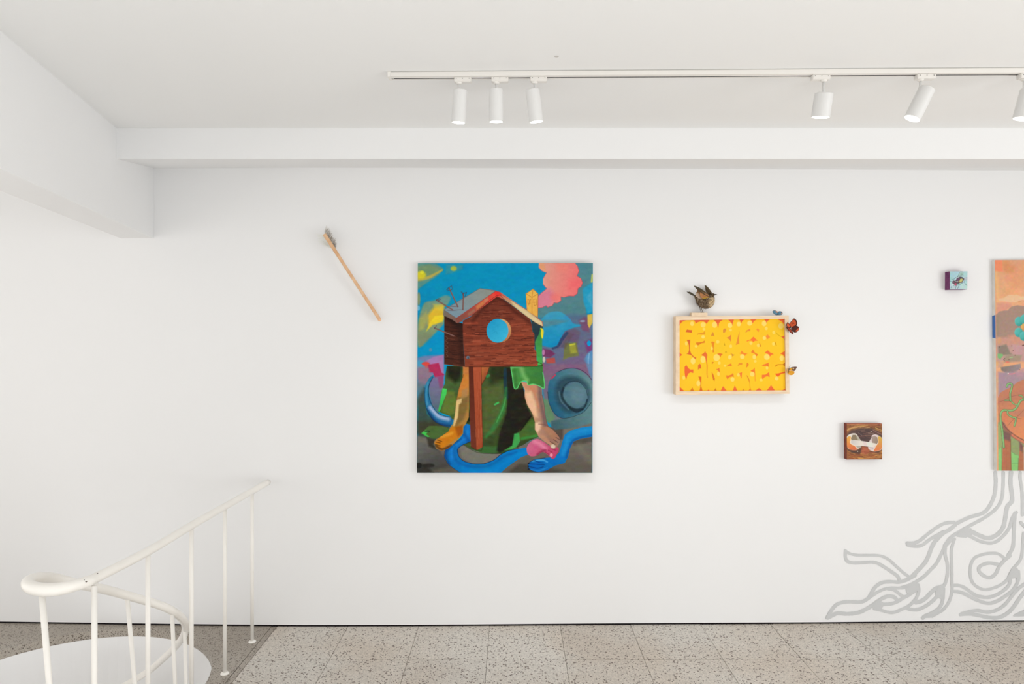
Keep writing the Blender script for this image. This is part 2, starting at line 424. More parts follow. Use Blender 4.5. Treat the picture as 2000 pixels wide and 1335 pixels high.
for px, py, d, s in ((194.5, 1117, 2.275, .0018), (172.5, 1133, 2.22, .0026), (169, 1129.5, 2.225, .0012), (50, 1141.5, 2.18, .0016)):
    c = P(px, py, d); 
    bm = bmesh.new(); bmesh.ops.create_icosphere(bm, subdivisions=1, radius=s, matrix=Matrix.Translation(c - Vector((0, .011, 0))) @ Matrix.Diagonal((1.5, .4, 1, 1)))
    k = bmo('paint_chip', bm, chip, hr)

# ------------------------------------------------------------------ track and spotlights
def ty(X): return 2.540 + (X + .475) / 2.4 * (2.500 - 2.540)
TL_, TR_ = -.475, 4.2
zt, zbm = CEIL - .0006, CEIL - .0195
track = thing('lighting_track', (TL_, ty(TL_), zt), 'long white lighting track fixed under the ceiling above the wall of artworks', 'lighting track')
def ext(prof, x0, x1, name, m, parent):
    a = [(x0, ty(x0) + p[0], p[1]) for p in prof]; b = [(x1, ty(x1) + p[0], p[1]) for p in prof]
    return mesh(name, *hexa(a, b), m, parent)
ext([(0, zt), (0, zbm), (.019, zbm), (.019, zbm + .012), (.0345, zbm + .012), (.0345, zbm + .001), (.039, zbm + .001), (.039, zt)], TL_ + .012, TR_, 'channel', M['adapter'], track)
ext([(.0192, zbm + .0115), (.0192, zbm + .0035), (.0343, zbm + .0035), (.0343, zbm + .0115)], TL_ + .02, TR_ - .01, 'slot', M['dark'], track)
ext([(-.001, zt), (-.001, zbm - .001), (.040, zbm - .001), (.040, zt)], TL_, TL_ + .0115, 'end_cap', M['adapter'], track)
ext([(-.0015, zt - .0003), (-.0015, zt - .0022), (.0, zt - .0022), (.0, zt - .0003)], TL_ + .012, TR_, 'painted_shadow_line', M['track_shadow'], track)  # grey strip as painted shadow between track and ceiling
def spotlight(xa0, xa1, stem, top, bot, dia, label, tilt=.0, flip=False, power=6.5):
    """adapter span, stem (x, y0, y1), housing axis top/bottom centres - all photograph pixels, at the track's distance"""
    Xm = (top[0] - 1000) * 2.55 / F; d = ty(Xm) + .022
    r = thing('track_spotlight', P(stem[0], stem[1], d), label, 'spotlight', 'cylinder spotlights on the lighting track')
    a = P(xa0, 155, d); b = P(xa1, 155, d)
    zA = zbm + .001
    bmo('adapter', box_bm((a.x, d - .014, zA - .0185), (b.x, d + .012, zA), .002), M['adapter'], r)
    for sx in (.13, .50, .88):
        c = a.lerp(b, sx); bmo('screw', box_bm((c.x - .0012, d - .0150, zA - .008), (c.x + .0012, d - .0138, zA - .0055)), M['screw'], r)
    s0 = P(stem[0], stem[1], d)
    vv, ff = tube([Vector((s0.x, d, zA - .016)), Vector((s0.x, d, zA - .021)), Vector((s0.x, d, zA - .0245))], [.012, .0115, .008], 20); mesh('swivel', vv, ff, M['adapter'], r, smooth=True)
    s1 = P(stem[0], stem[2], d)
    vv, ff = tube([Vector((s0.x, d, zA - .022)), Vector((s0.x, d, s1.z - .018))], .0042, 12); mesh('stem', vv, ff, M['white_metal'], r, smooth=True)
    A = P(top[0], top[1], d); B = P(bot[0], bot[1], d + tilt + .009)
    ax = (B - A).normalized(); R = dia / 2
    vv, ff = tube([A, A + ax * .0015, A + ax * .003, B - ax * .0012, B], [R * .93, R * .98, R, R, R * .975], 36, caps=True)
    mesh('housing', vv, ff, M['white_metal'], r, smooth=False)
    h = r.children[-1]
    for p in h.data.polygons:
        if len(p.vertices) == 4: p.use_smooth = True
    vv, ff = tube([B - ax * .0004, B + ax * .0006], [R * .93, R * .92], 36); mesh('lens', vv, ff, M['lens'], r, smooth=False)
    l = bpy.data.lights.new('beam', 'SPOT'); l.energy = power; l.spot_size = math.radians(75); l.spot_blend = .9; l.shadow_soft_size = .02
    lo = bpy.data.objects.new('beam', l); C.objects.link(lo); lo.parent = r
    lo.location = (B + ax * .006) - Vector(r.location); aim = ax.copy(); aim.y += .55
    lo.rotation_euler = aim.to_track_quat('-Z', 'Y').to_euler()
    return r
spotlight(887.5, 920.5, (896.5, 163, 176), (898.8, 175.5), (895.5, 239.5), .0535, 'white cylinder spotlight at the left end of the track, leaning slightly left', .004)
spotlight(960, 993, (969.5, 163, 174), (968.5, 174), (969.2, 238), .0535, 'upright white cylinder spotlight, middle of the three close together at left', .004)
spotlight(1035.5, 1068, (1044.4, 162, 173), (1040, 175), (1047.3, 238), .0535, 'white cylinder spotlight, right one of the close trio, leaning to the right', .004)
spotlight(1584.6, 1619, (1608.5, 157, 182), (1609.4, 182), (1602.5, 229), .0670, 'short wide white spotlight on a long stem, above the yellow print', .008)
spotlight(1788, 1824, (1797.8, 157, 176), (1811, 172.5), (1781.5, 231.5), .0580, 'strongly tilted white spotlight, between the short wide one and the right edge', .002)
spotlight(1989, 2024, (2000, 158, 178), (2011, 175), (1995.5, 232), .0600, 'white spotlight cut by the right edge of the photo', .004)

# ------------------------------------------------------------------ artworks helper
def canvas_box(t, corners_px, d_front, d_back, edge_m, name='stretcher'):
    fr = [P(x, y, d_front) for x, y in corners_px]
    bk = [Vector((p.x, d_back, p.z)) for p in fr]
    v_, f_ = hexa([p + Vector((0, .0006, 0)) for p in fr], bk)
    o = mesh(name, v_, f_, edge_m, t)
    return fr, o

# ===== large birdhouse painting; brush coordinates: 5.263 units per photograph pixel from (800,500)
K = 5.263
p = Painting(80, 68, 1885, 2226, K / 1.6, (2, 146, 194))
p.poly([(80, 60), (1900, 60), (1900, 700), (80, 700)], grad((0, 70), (0, 150, 198), (0, 700), (8, 142, 186)))
q = lambda L: [(a[0], a[1] + 1053, *a[2:]) for a in L]
S = 22
# sky patches
p.poly([(70, 60), (270, 70), (350, 130), (290, 195), (160, 280), (70, 350)], (95, 150, 140), .95, S)
p.poly([(70, 100), (200, 80), (330, 120), (250, 190), (90, 260)], (125, 150, 105), .8, 30)
p.stroke([(80, 235, 34), (190, 215, 30), (330, 140, 18)], 30, (205, 180, 75), .8, 14)
p.ell(110, 190, 55, 40, (222, 210, 45), .95, 24); p.ell(125, 160, 20, 16, (235, 228, 60), .8, 10)
p.poly([(370, 80), (550, 85), (545, 130), (430, 175), (365, 185)], (60, 148, 165), .8, S)
p.ell(450, 122, 32, 26, (178, 190, 70), .95, 16)
p.poly([(1690, 60), (1890, 60), (1890, 300), (1800, 360), (1820, 600), (1700, 640), (1320, 600), (1320, 520), (1560, 400), (1700, 300)], grad((1500, 100), (80, 138, 150), (1600, 600), (86, 132, 138)), 1, S)
p.poly([(1320, 525), (1800, 480), (1820, 640), (1320, 640)], (82, 130, 138), .9, 40)
p.poly([(1780, 330), (1890, 260), (1890, 560), (1835, 590), (1790, 470)], (38, 156, 196), .95, 18)
p.poly([(1820, 420), (1870, 360), (1880, 520)], (90, 175, 200), .6, 20)
p.stroke([(1880, 190), (1874, 260)], 18, (205, 205, 90), .9, 8)
p.poly([(1340, 640), (1500, 600), (1885, 600), (1885, 1240), (1340, 1240)], grad((1400, 700), (78, 112, 140), (1750, 1150), (108, 98, 128)), 1, 40)
p.poly([(1330, 700), (1380, 620), (1440, 575), (1530, 565), (1590, 590), (1650, 640), (1690, 690), (1785, 700), (1770, 715), (1680, 735), (1600, 775), (1560, 840), (1530, 900), (1480, 935), (1370, 915), (1340, 860)], grad((1400, 560), (66, 158, 190), (1450, 930), (12, 138, 190)), .95, 14, True)
p.poly([(1340, 660), (1500, 650), (1640, 660), (1520, 700), (1370, 730)], (88, 128, 140), .75, 22)
p.poly([(1600, 770), (1700, 740), (1760, 780), (1730, 900), (1620, 860), (1560, 930), (1520, 950)], (104, 82, 108), .8, 25)
p.stroke([(1620, 790, 30), (1570, 850, 34), (1530, 920, 24), (1475, 945, 22)], 28, (46, 62, 100), .85, 12)
p.poly([(1740, 660), (1800, 620), (1850, 640), (1850, 780), (1780, 760)], (128, 66, 96), .7, 24)
p.ell(1780, 665, 28, 9, (150, 180, 205), .9, 8)
p.poly([(1830, 600), (1884, 590), (1884, 680), (1850, 738), (1832, 700)], (216, 184, 78), .95, 8)
p.poly([(1600, 890), (1720, 885), (1745, 1025), (1640, 1040), (1580, 1070), (1590, 960)], (112, 116, 64), .95, 14)
p.poly([(1645, 905), (1700, 890), (1725, 990), (1655, 1000)], (158, 158, 56), .8, 16)
p.stroke([(1655, 910), (1700, 900)], 16, (196, 196, 60), .9, 6)
p.poly([(1370, 945), (1450, 960), (1500, 1000), (1450, 1040), (1375, 1030)], (116, 50, 92), .9, 16)
p.ell(1378, 985, 14, 30, (205, 130, 180), .8, 8)
p.poly([(1405, 1050), (1495, 1040), (1505, 1100), (1410, 1100)], (178, 76, 68), .95, 8)
p.ell(1384, 1060, 14, 30, (205, 200, 180), .9, 8)
p.stroke([(1372, 1110), (1380, 1170)], 24, (190, 60, 100), .8, 10)
p.poly([(1800, 880), (1885, 840), (1885, 980), (1830, 990)], (124, 52, 112), .8, 24)
p.ell(1848, 893, 22, 28, (10, 150, 205), 1, 8)
p.poly([(1790, 1060), (1840, 990), (1885, 960), (1885, 1260), (1850, 1260), (1830, 1120)], (84, 148, 196), .85, 20)
p.stroke([(1850, 1000, 14), (1840, 1080, 12), (1855, 1200, 14)], 12, (150, 190, 215), .6, 8)
p.poly([(1560, 930), (1640, 780), (1690, 800), (1600, 950)], (90, 70, 80), .5, 20)
p.poly([(1500, 1090), (1800, 1010), (1830, 1200), (1480, 1230)], (112, 92, 128), .8, 40)
# left clouds
p.poly([(80, 700), (120, 540), (160, 470), (250, 450), (360, 400), (420, 420), (400, 480), (350, 540), (355, 680), (290, 770), (180, 900), (110, 930), (80, 900)], grad((120, 700), (138, 150, 108), (380, 420), (110, 150, 140)), .95, 22, True)
p.ell(92, 435, 16, 70, (150, 150, 100), .9, 12); p.ell(90, 530, 14, 26, (120, 185, 215), .9, 8)
p.poly([(185, 600), (250, 520), (350, 500), (355, 640), (270, 690), (190, 700)], (236, 188, 42), .9, 34)
p.poly([(170, 770), (200, 690), (260, 610), (345, 600), (340, 670), (240, 700)], (240, 212, 48), .9, 16)
p.poly([(240, 490), (340, 490), (345, 560), (260, 540)], (214, 196, 70), .7, 26)
p.poly([(100, 640), (170, 560), (190, 640), (150, 740), (100, 760)], (186, 176, 86), .6, 30)
p.poly([(80, 800), (240, 790), (180, 880), (110, 930)], (126, 138, 108), .8, 30)
p.poly([(110, 940), (260, 790), (355, 700), (355, 1020), (160, 1060)], (0, 146, 200), .9, 26)
p.ell(215, 960, 18, 20, (100, 140, 165), .7, 10)
p.poly([(80, 1040), (150, 1020), (350, 1010), (350, 1220), (80, 1260)], (120, 128, 170), .9, 26)
p.poly([(80, 1060), (160, 1080), (140, 1130), (80, 1150)], (70, 160, 200), .8, 16)
p.poly([(165, 1075), (250, 1030), (352, 1010), (354, 1300), (280, 1280), (240, 1130)], (168, 124, 176), .95, 14)
p.ell(165, 1088 + 15, 40, 20, (226, 72, 60), .95, 12); p.poly([(155, 1120), (200, 1095), (215, 1130), (165, 1165)], (210, 80, 70), .8, 10)
p.poly(q([(190, 60), (300, 40), (330, 140), (360, 160), (340, 200), (260, 190), (240, 140), (195, 140)]), (178, 42, 84), .95, 12)
p.poly(q([(80, 80), (190, 90), (230, 180), (180, 260), (80, 320)]), (148, 118, 134), .9, 30)
p.poly(q([(80, 240), (160, 260), (160, 420), (80, 500)]), (92, 118, 130), .9, 30)
p.poly(q([(200, 200), (350, 170), (350, 300), (300, 560), (230, 480), (200, 350)]), grad((300, 1240), (132, 108, 150), (260, 1600), (92, 106, 118)), .95, 18)
p.poly(q([(290, 190), (350, 160), (345, 300), (310, 300)]), (150, 60, 110), .7, 20)
p.poly(q([(80, 420), (150, 300), (190, 560), (300, 660), (400, 700), (400, 900), (80, 900)]), (62, 76, 66), .95, 40)
p.poly(q([(80, 640), (420, 640), (420, 830), (80, 760)]), (64, 62, 44), .9, 50)
# right background behind the hat
p.poly(q([(1360, 60), (1885, 60), (1885, 640), (1500, 740), (1400, 600), (1370, 300)]), grad((1450, 1080), (132, 88, 120), (1500, 1600), (110, 112, 120)), .95, 30)
p.poly(q([(1400, 60), (1840, 60), (1860, 120), (1560, 90), (1440, 180)]), (128, 92, 124), .6, 30)
p.poly(q([(1820, 60), (1885, 60), (1885, 230), (1850, 150)]), (90, 140, 180), .8, 20)
p.poly(q([(1370, 400), (1420, 420), (1500, 610), (1450, 660), (1400, 640)]), (96, 138, 92), .8, 26)
# ground
p.poly(q([(80, 790), (250, 830), (600, 880), (1200, 860), (1500, 700), (1885, 600), (1885, 1180), (80, 1180)]), grad((900, 1900), (112, 107, 98), (900, 2220), (92, 86, 78)), 1, 26)
p.poly(q([(80, 860), (260, 880), (360, 1000), (420, 1110), (80, 1180)]), grad((100, 1900), (108, 108, 106), (300, 2200), (66, 66, 64)), .9, 30)
p.poly(q([(80, 1080), (130, 1075), (190, 1110), (260, 1180), (80, 1180)]), (44, 42, 38), .8, 30)
p.ell(100, 2130 + 20, 28, 30, (28, 26, 24), .9, 12); p.ell(200, 2150, 60, 20, (36, 34, 30), .8, 18)
p.poly(q([(520, 890), (600, 900), (760, 960), (950, 975), (880, 1040), (770, 1075), (640, 1075), (540, 1020)]), (122, 120, 110), .9, 20)
p.poly(q([(1000, 1180), (1130, 1080), (1300, 1090), (1600, 1150), (1500, 1180)]), (66, 62, 54), .8, 40)
p.poly(q([(1660, 830), (1885, 800), (1885, 850), (1700, 890)]), (76, 70, 60), .8, 30)
p.poly(q([(1440, 700), (1580, 720), (1580, 830), (1530, 830)]), (80, 70, 62), .9, 20)
p.stroke(q([(1740, 900), (1880, 1050)]), 60, (128, 122, 106), .5, 60)
# hat
p.poly(q([(1460, 640), (1600, 610), (1760, 560), (1885, 420), (1885, 660), (1700, 710), (1500, 730), (1460, 690)]), grad((1500, 1700), (66, 96, 104), (1800, 1560), (90, 128, 134)), 1, 14)
p.poly(q([(1425, 330), (1440, 230), (1500, 150), (1600, 108), (1720, 105), (1830, 170), (1885, 260), (1885, 420), (1800, 540), (1680, 590), (1580, 610), (1500, 570), (1440, 460)]), grad((1430, 1500), (30, 92, 122), (1850, 1300), (96, 132, 140)), 1, 8, True)
p.poly(q([(1500, 330), (1530, 230), (1620, 180), (1740, 190), (1830, 260), (1860, 380), (1820, 480), (1720, 550), (1600, 540), (1520, 450)]), (40, 66, 80), .85, 50, True)
p.ell(1705, 1053 + 375, 132, 140, (78, 114, 128), 1, 16)
p.ell(1735, 1053 + 370, 80, 90, (96, 128, 140), .8, 60)
p.stroke(q([(1585, 300), (1570, 380), (1620, 470), (1700, 520), (1780, 520)]), 22, (24, 40, 50), .8, 14)
p.stroke(q([(1640, 500), (1720, 545), (1800, 500), (1830, 420)]), 16, (20, 36, 44), .7, 10)
p.stroke(q([(1540, 340), (1560, 430), (1640, 520)]), 14, (90, 125, 140), .6, 12)
p.stroke(q([(1590, 280), (1650, 235), (1740, 235), (1810, 300), (1835, 380)]), 6, (30, 45, 60), .8)
p.stroke(q([(1530, 135), (1620, 100), (1730, 102), (1820, 150), (1876, 215)]), 5, (40, 30, 60), .9)
p.stroke(q([(1423, 340), (1440, 460), (1500, 570), (1580, 612), (1700, 590), (1800, 540), (1870, 450)]), 5, (24, 40, 50), .8)
p.stroke(q([(1465, 200), (1500, 165)]), 16, (190, 50, 80), .9, 8)
# horn on the left
horn = q([(245, 165), (190, 215), (158, 310), (160, 440), (190, 550), (250, 635), (330, 680), (410, 697), (440, 665), (442, 600), (350, 585), (280, 545), (225, 465), (198, 370), (202, 270), (240, 195)])
p.poly(horn, grad((170, 1300), (38, 118, 156), (300, 1700), (30, 104, 156)), 1, None, True)
p.clipto(horn, True)
p.stroke(q([(190, 240), (172, 340), (185, 470)]), 18, (70, 150, 185), .8, 14)
p.stroke(q([(215, 500), (300, 590), (400, 620)]), 38, (176, 190, 222), .9, 30)
p.stroke(q([(170, 530), (250, 640), (340, 690), (430, 700)]), 40, (16, 52, 100), .9, 26)
p.clipto(); p.stroke(q([(240, 190), (200, 280), (200, 380), (230, 470), (285, 550), (350, 585), (430, 600)]), 5, (20, 30, 50), .9)
p.stroke(q([(160, 300), (160, 440), (195, 560), (255, 640), (340, 685)]), 4, (20, 30, 50), .7)
# robe
robe = q([(385, 70), (1050, 70), (1160, 240), (1200, 430), (1290, 600), (1330, 800), (1240, 840), (1180, 880), (1110, 915), (1040, 935), (960, 975), (860, 972), (740, 965), (640, 930), (560, 880), (600, 700), (440, 620), (420, 590), (300, 545), (330, 330), (365, 250), (370, 150)])
p.poly(robe, grad((400, 1300), (70, 96, 50), (1100, 1500), (56, 72, 34)), 1)
p.clipto(robe)
p.poly(q([(380, 60), (545, 70), (530, 200), (470, 250), (390, 180)]), (26, 26, 18), .85, 50)
p.poly(q([(380, 330), (460, 340), (485, 430), (470, 560), (420, 580), (330, 540)]), (98, 118, 50), .9, 26)
p.poly(q([(820, 70), (980, 70), (985, 200), (830, 260)]), (38, 44, 22), .8, 50)
p.poly(q([(760, 300), (960, 260), (985, 420), (960, 600), (860, 760), (760, 800)]), (84, 100, 52), .8, 50)
p.poly(q([(990, 90), (1070, 90), (1090, 320), (1180, 300), (1200, 470), (1260, 590), (1180, 680), (1110, 760), (1060, 900), (930, 965), (900, 940), (930, 760), (1000, 560), (1010, 330)]), (30, 28, 22), .95, 18)
p.poly(q([(600, 560), (640, 500), (640, 640), (590, 660)]), (24, 26, 18), .9, 26)
p.stroke(q([(985, 110), (985, 240), (1000, 400)]), 34, (24, 50, 70), .9, 16)
p.stroke(q([(995, 300, 20), (975, 470, 46), (930, 600, 50), (860, 720, 46), (790, 800, 30)]), 40, (52, 124, 58), .85, 26)
p.stroke(q([(990, 400, 10), (965, 500, 14), (900, 650, 12)]), 12, (84, 170, 90), .7, 10)
p.stroke(q([(880, 470), (915, 450)]), 18, (70, 190, 90), .9, 8)
p.poly(q([(1130, 760), (1260, 620), (1300, 640), (1330, 800), (1120, 850), (1060, 910)]), (72, 104, 48), .9, 20)
p.stroke(q([(1250, 590, 12), (1190, 670, 18), (1140, 740, 10)]), 14, (20, 24, 14), .9, 8)
p.stroke(q([(1160, 820), (1310, 790)]), 26, (56, 140, 60), .8, 14)
p.poly(q([(980, 940), (1060, 890), (1080, 770), (1130, 760), (1140, 850), (1100, 910), (1040, 935)]), (66, 172, 84), .9, 12)
p.poly(q([(760, 900), (900, 900), (900, 970), (760, 965)]), (60, 118, 58), .7, 30)
p.poly(q([(620, 880), (740, 900), (860, 930), (880, 972), (700, 960)]), (58, 104, 52), .8, 20)
p.noise(3, 60, 26)
p.clipto()
p.stroke(q([(900, 940), (910, 800), (960, 640), (1000, 560)]), 4, (30, 60, 34), .6)
p.stroke(q([(560, 885), (700, 962), (860, 975), (960, 972)]), 5, (30, 40, 24), .8)
p.poly(q([(340, 302), (385, 308), (380, 360), (345, 450), (312, 545), (295, 535), (318, 420)]), grad((350, 1350), (74, 206, 92), (310, 1590), (60, 176, 80)), 1)
p.poly(q([(120, 765), (200, 690), (330, 690), (415, 715), (400, 745), (320, 800), (250, 828), (190, 800)]), (74, 104, 52), 1, 10)
p.poly(q([(125, 765), (170, 730), (200, 745), (170, 775), (210, 800), (190, 805)]), (62, 196, 82), .95, 8)
p.ell(185, 1053 + 745, 30, 10, (40, 50, 34), .7, 10)
p.poly(q([(180, 810), (270, 830), (250, 880), (280, 930), (200, 900)]), (44, 40, 30), .8, 24)
# blue coils
c1 = q([(632, 680), (632, 850), (545, 888), (498, 930), (510, 1000), (560, 1050), (650, 1078), (770, 1078), (870, 1040), (940, 985), (1020, 945), (1120, 925), (1205, 912), (1222, 985), (1150, 1012), (1080, 1062), (1000, 1120), (935, 1180), (540, 1180), (470, 1135), (400, 1080), (360, 1000), (375, 935), (440, 880), (520, 825), (555, 770), (562, 662)])
p.poly(c1, grad((450, 1750), (10, 96, 176), (700, 2220), (0, 122, 196)), 1)
p.clipto(c1)
p.stroke(q([(600, 680), (590, 800), (500, 870), (440, 940), (440, 1020)]), 40, (22, 130, 215), .8, 40)
p.stroke(q([(520, 820), (420, 900), (370, 980), (410, 1080)]), 28, (8, 66, 130), .8, 26)
p.stroke(q([(470, 900), (460, 960), (490, 1050), (600, 1100), (760, 1110), (880, 1070), (960, 1010), (1100, 960)]), 22, (14, 90, 160), .6, 26)
p.stroke(q([(560, 1140), (740, 1160), (880, 1140), (1000, 1060), (1100, 1000), (1200, 960)]), 34, (0, 132, 208), .8, 36)
p.stroke(q([(560, 760), (620, 860)]), 30, (6, 70, 140), .6, 30)
p.clipto()
p.stroke(q([(632, 850), (545, 888), (498, 930), (510, 1000), (560, 1050), (650, 1078), (770, 1078), (870, 1040), (940, 985), (1020, 945), (1120, 925)]), 5, (10, 20, 50), .9)
p.stroke(q([(520, 825), (440, 880), (375, 935), (360, 1000), (400, 1080), (470, 1135), (540, 1178)]), 4, (16, 24, 50), .7)
c2 = q([(1885, 690), (1760, 708), (1655, 738), (1600, 780), (1572, 860), (1545, 960), (1500, 1010), (1400, 1018), (1290, 1035), (1238, 1065), (1222, 1105), (1250, 1145), (1330, 1168), (1420, 1145), (1500, 1098), (1600, 1072), (1635, 1005), (1650, 930), (1690, 850), (1760, 822), (1885, 800)])
p.poly(c2, grad((1600, 1760), (14, 128, 196), (1300, 2200), (0, 100, 184)), 1, None, False)
p.clipto(c2)
p.stroke(q([(1880, 720), (1740, 745), (1640, 790), (1610, 900), (1580, 980)]), 40, (28, 142, 208), .8, 34)
p.stroke(q([(1880, 790), (1760, 810), (1680, 850), (1640, 940), (1620, 1010)]), 26, (6, 84, 158), .8, 20)
p.stroke(q([(1270, 1050), (1370, 1040), (1420, 1060)]), 16, (80, 176, 226), .8, 10)
for L in ([(1240, 1080), (1320, 1085), (1390, 1090)], [(1245, 1110), (1320, 1125), (1380, 1110)], [(1290, 1045), (1340, 1065), (1380, 1070)]): p.stroke(q(L), 8, (6, 50, 120), .9, 6)
p.stroke(q([(1260, 1140), (1330, 1150), (1420, 1120)]), 14, (40, 130, 200), .7, 8)
p.clipto(); p.stroke(q([(1400, 1018), (1290, 1035), (1238, 1065), (1222, 1105), (1250, 1145), (1330, 1168)]), 4, (10, 26, 70), .8)
for k in range(3): p.ell(1228, 1053 + 1075 + k * 30, 10, 8, (20, 30, 50), .9, 5)
# left leg
leg = q([(550, 70), (612, 70), (612, 600), (575, 680), (556, 700), (552, 770), (520, 812), (440, 890), (395, 925), (330, 945), (275, 920), (255, 855), (275, 828), (340, 790), (405, 745), (420, 705), (452, 660), (470, 560), (482, 430), (505, 320), (548, 190)])
p.poly(leg, grad((560, 1100), (196, 116, 60), (500, 1500), (176, 128, 62)), 1, 8)
p.clipto(leg)
p.poly(q([(545, 160), (612, 160), (612, 330), (530, 400), (500, 400), (510, 300)]), (204, 128, 52), .9, 30)
p.poly(q([(500, 400), (610, 380), (600, 500), (560, 620), (480, 700)]), (122, 98, 52), .9, 30)
p.poly(q([(485, 425), (540, 405), (535, 450), (510, 470), (500, 600), (462, 690), (450, 690), (470, 560)]), (226, 196, 132), .95, 14)
p.poly(q([(540, 320), (600, 300), (590, 390), (530, 410)]), (168, 130, 86), .7, 20)
p.poly(q([(400, 730), (440, 700), (545, 690), (550, 770), (440, 850), (330, 930), (260, 870), (330, 790)]), (206, 124, 22), .95, 22)
p.poly(q([(470, 700), (550, 680), (550, 770), (500, 800)]), (150, 76, 14), .8, 26)
p.stroke(q([(330, 800), (400, 780), (440, 760)]), 30, (228, 156, 50), .8, 24)
p.stroke(q([(270, 890), (340, 930), (430, 890)]), 22, (96, 56, 16), .9, 16)
for a, b in (((275, 855), (318, 865)), ((290, 835), (335, 850)), ((272, 880), (320, 895))): p.stroke(q([a, b]), 7, (70, 36, 10), .9, 5)
p.clipto()
p.poly(q([(735, 80), (825, 80), (800, 160), (770, 220), (738, 275)]), grad((740, 1140), (188, 104, 56), (810, 1200), (150, 80, 44)), 1, 10)
p.stroke(q([(820, 90), (790, 180), (740, 270)]), 8, (70, 30, 20), .6)
p.stroke(q([(556, 160), (548, 190), (508, 310), (486, 430)]), 5, (90, 50, 30), .6)
p.stroke(q([(800, 180), (815, 170)]), 30, (50, 150, 80), .7, 12)
# pink foot, right leg
pf = q([(1320, 825), (1255, 848), (1212, 905), (1216, 970), (1255, 1002), (1320, 992), (1370, 958), (1420, 982), (1450, 1010), (1478, 1028), (1505, 1012), (1512, 985), (1532, 960), (1530, 912), (1450, 898), (1390, 858)])
p.poly(pf, grad((1240, 1900), (206, 106, 140), (1480, 2050), (190, 66, 104)), 1, None, True)
p.clipto(pf, True)
p.stroke(q([(1290, 850), (1340, 870), (1400, 920)]), 40, (226, 138, 164), .8, 34)
p.stroke(q([(1320, 985), (1370, 950), (1400, 940)]), 24, (140, 44, 76), .8, 20)
for a, b in (((1400, 960), (1440, 985)), ((1430, 940), (1470, 960)), ((1470, 925), (1505, 940))): p.stroke(q([a, b]), 8, (140, 40, 70), .8, 6)
p.ell(1462, 1053 + 990, 16, 18, (236, 150, 170), .9, 8)
p.clipto()
rl = q([(1148, 235), (1215, 245), (1362, 262), (1366, 370), (1388, 480), (1402, 600), (1428, 690), (1482, 730), (1545, 805), (1552, 850), (1530, 895), (1498, 925), (1462, 918), (1440, 880), (1390, 850), (1330, 800), (1292, 725), (1292, 655), (1262, 560), (1212, 475), (1186, 390), (1186, 320)])
p.poly(rl, grad((1200, 1500), (218, 166, 128), (1390, 1480), (158, 118, 100)), 1, 7)
p.clipto(rl)
p.poly(q([(1150, 230), (1360, 255), (1340, 360), (1190, 310)]), (196, 132, 100), .8, 20)
p.poly(q([(1190, 350), (1250, 330), (1300, 450), (1320, 600), (1290, 600), (1220, 480)]), (234, 188, 150), .9, 34)
p.stroke(q([(1340, 280), (1350, 420), (1385, 600), (1400, 690)]), 42, (118, 92, 88), .9, 30)
p.stroke(q([(1240, 280), (1290, 360), (1330, 500)]), 20, (206, 128, 92), .6, 20)
p.poly(q([(1295, 660), (1340, 650), (1360, 700), (1320, 760), (1295, 730)]), (236, 196, 166), .9, 24)
p.poly(q([(1350, 700), (1430, 690), (1540, 800), (1500, 850), (1420, 760)]), (176, 122, 92), .8, 24)
p.poly(q([(1340, 780), (1400, 800), (1500, 900), (1480, 925), (1390, 850)]), (190, 140, 108), .8, 20)
p.ell(1480, 1053 + 900, 24, 22, (222, 196, 176), .95, 12)
for a, b in (((1450, 850), (1500, 880)), ((1485, 830), (1530, 860)), ((1510, 808), (1545, 830))): p.stroke(q([a, b]), 8, (90, 60, 56), .8, 6)
p.stroke(q([(1330, 670), (1400, 680), (1430, 700)]), 8, (120, 80, 70), .7, 8)
p.clipto(); p.stroke(q([(1186, 320), (1186, 390), (1212, 475), (1262, 560), (1292, 655)]), 4, (60, 30, 24), .6)
p.stroke(q([(1366, 370), (1388, 480), (1402, 600), (1428, 690), (1482, 730), (1545, 805), (1552, 850)]), 4, (60, 40, 40), .6)
# sleeve and green strip
p.poly([(1250, 650), (1340, 700), (1372, 720), (1345, 860), (1300, 980), (1280, 890)], (38, 58, 66), 1, 8)
p.poly([(1290, 880), (1330, 800), (1345, 735), (1368, 735), (1362, 1000), (1372, 1160), (1310, 1160), (1315, 1080)], grad((1330, 760), (56, 130, 70), (1340, 1100), (70, 168, 76)), 1, 8)
p.stroke([(1350, 740, 10), (1366, 760, 26), (1364, 800, 28), (1366, 840, 10)], 24, (230, 214, 52), 1, 6)
sl = q([(1035, 75), (1370, 60), (1372, 140), (1390, 250), (1392, 300), (1372, 306), (1330, 275), (1270, 258), (1222, 272), (1208, 232), (1165, 228), (1135, 250), (1115, 300), (1082, 312), (1066, 270), (1056, 170)])
p.poly(sl, grad((1060, 1200), (72, 144, 66), (1380, 1250), (56, 118, 54)), 1)
p.clipto(sl)
p.stroke(q([(1150, 90), (1170, 160), (1210, 220)]), 44, (122, 180, 104), .8, 34)
p.stroke(q([(1080, 100), (1090, 200), (1100, 290)]), 26, (46, 104, 46), .6, 26)
p.stroke(q([(1050, 80), (1130, 70)]), 40, (110, 200, 120), .8, 24)
p.clipto()
p.stroke(q([(1042, 90), (1060, 190), (1070, 270), (1085, 308), (1112, 298), (1135, 250), (1165, 228), (1208, 232), (1222, 268), (1270, 260), (1330, 276), (1380, 304), (1390, 260), (1372, 140)]), 9, (98, 216, 120), .9, 6)
p.noise(2.5, 40, 22)
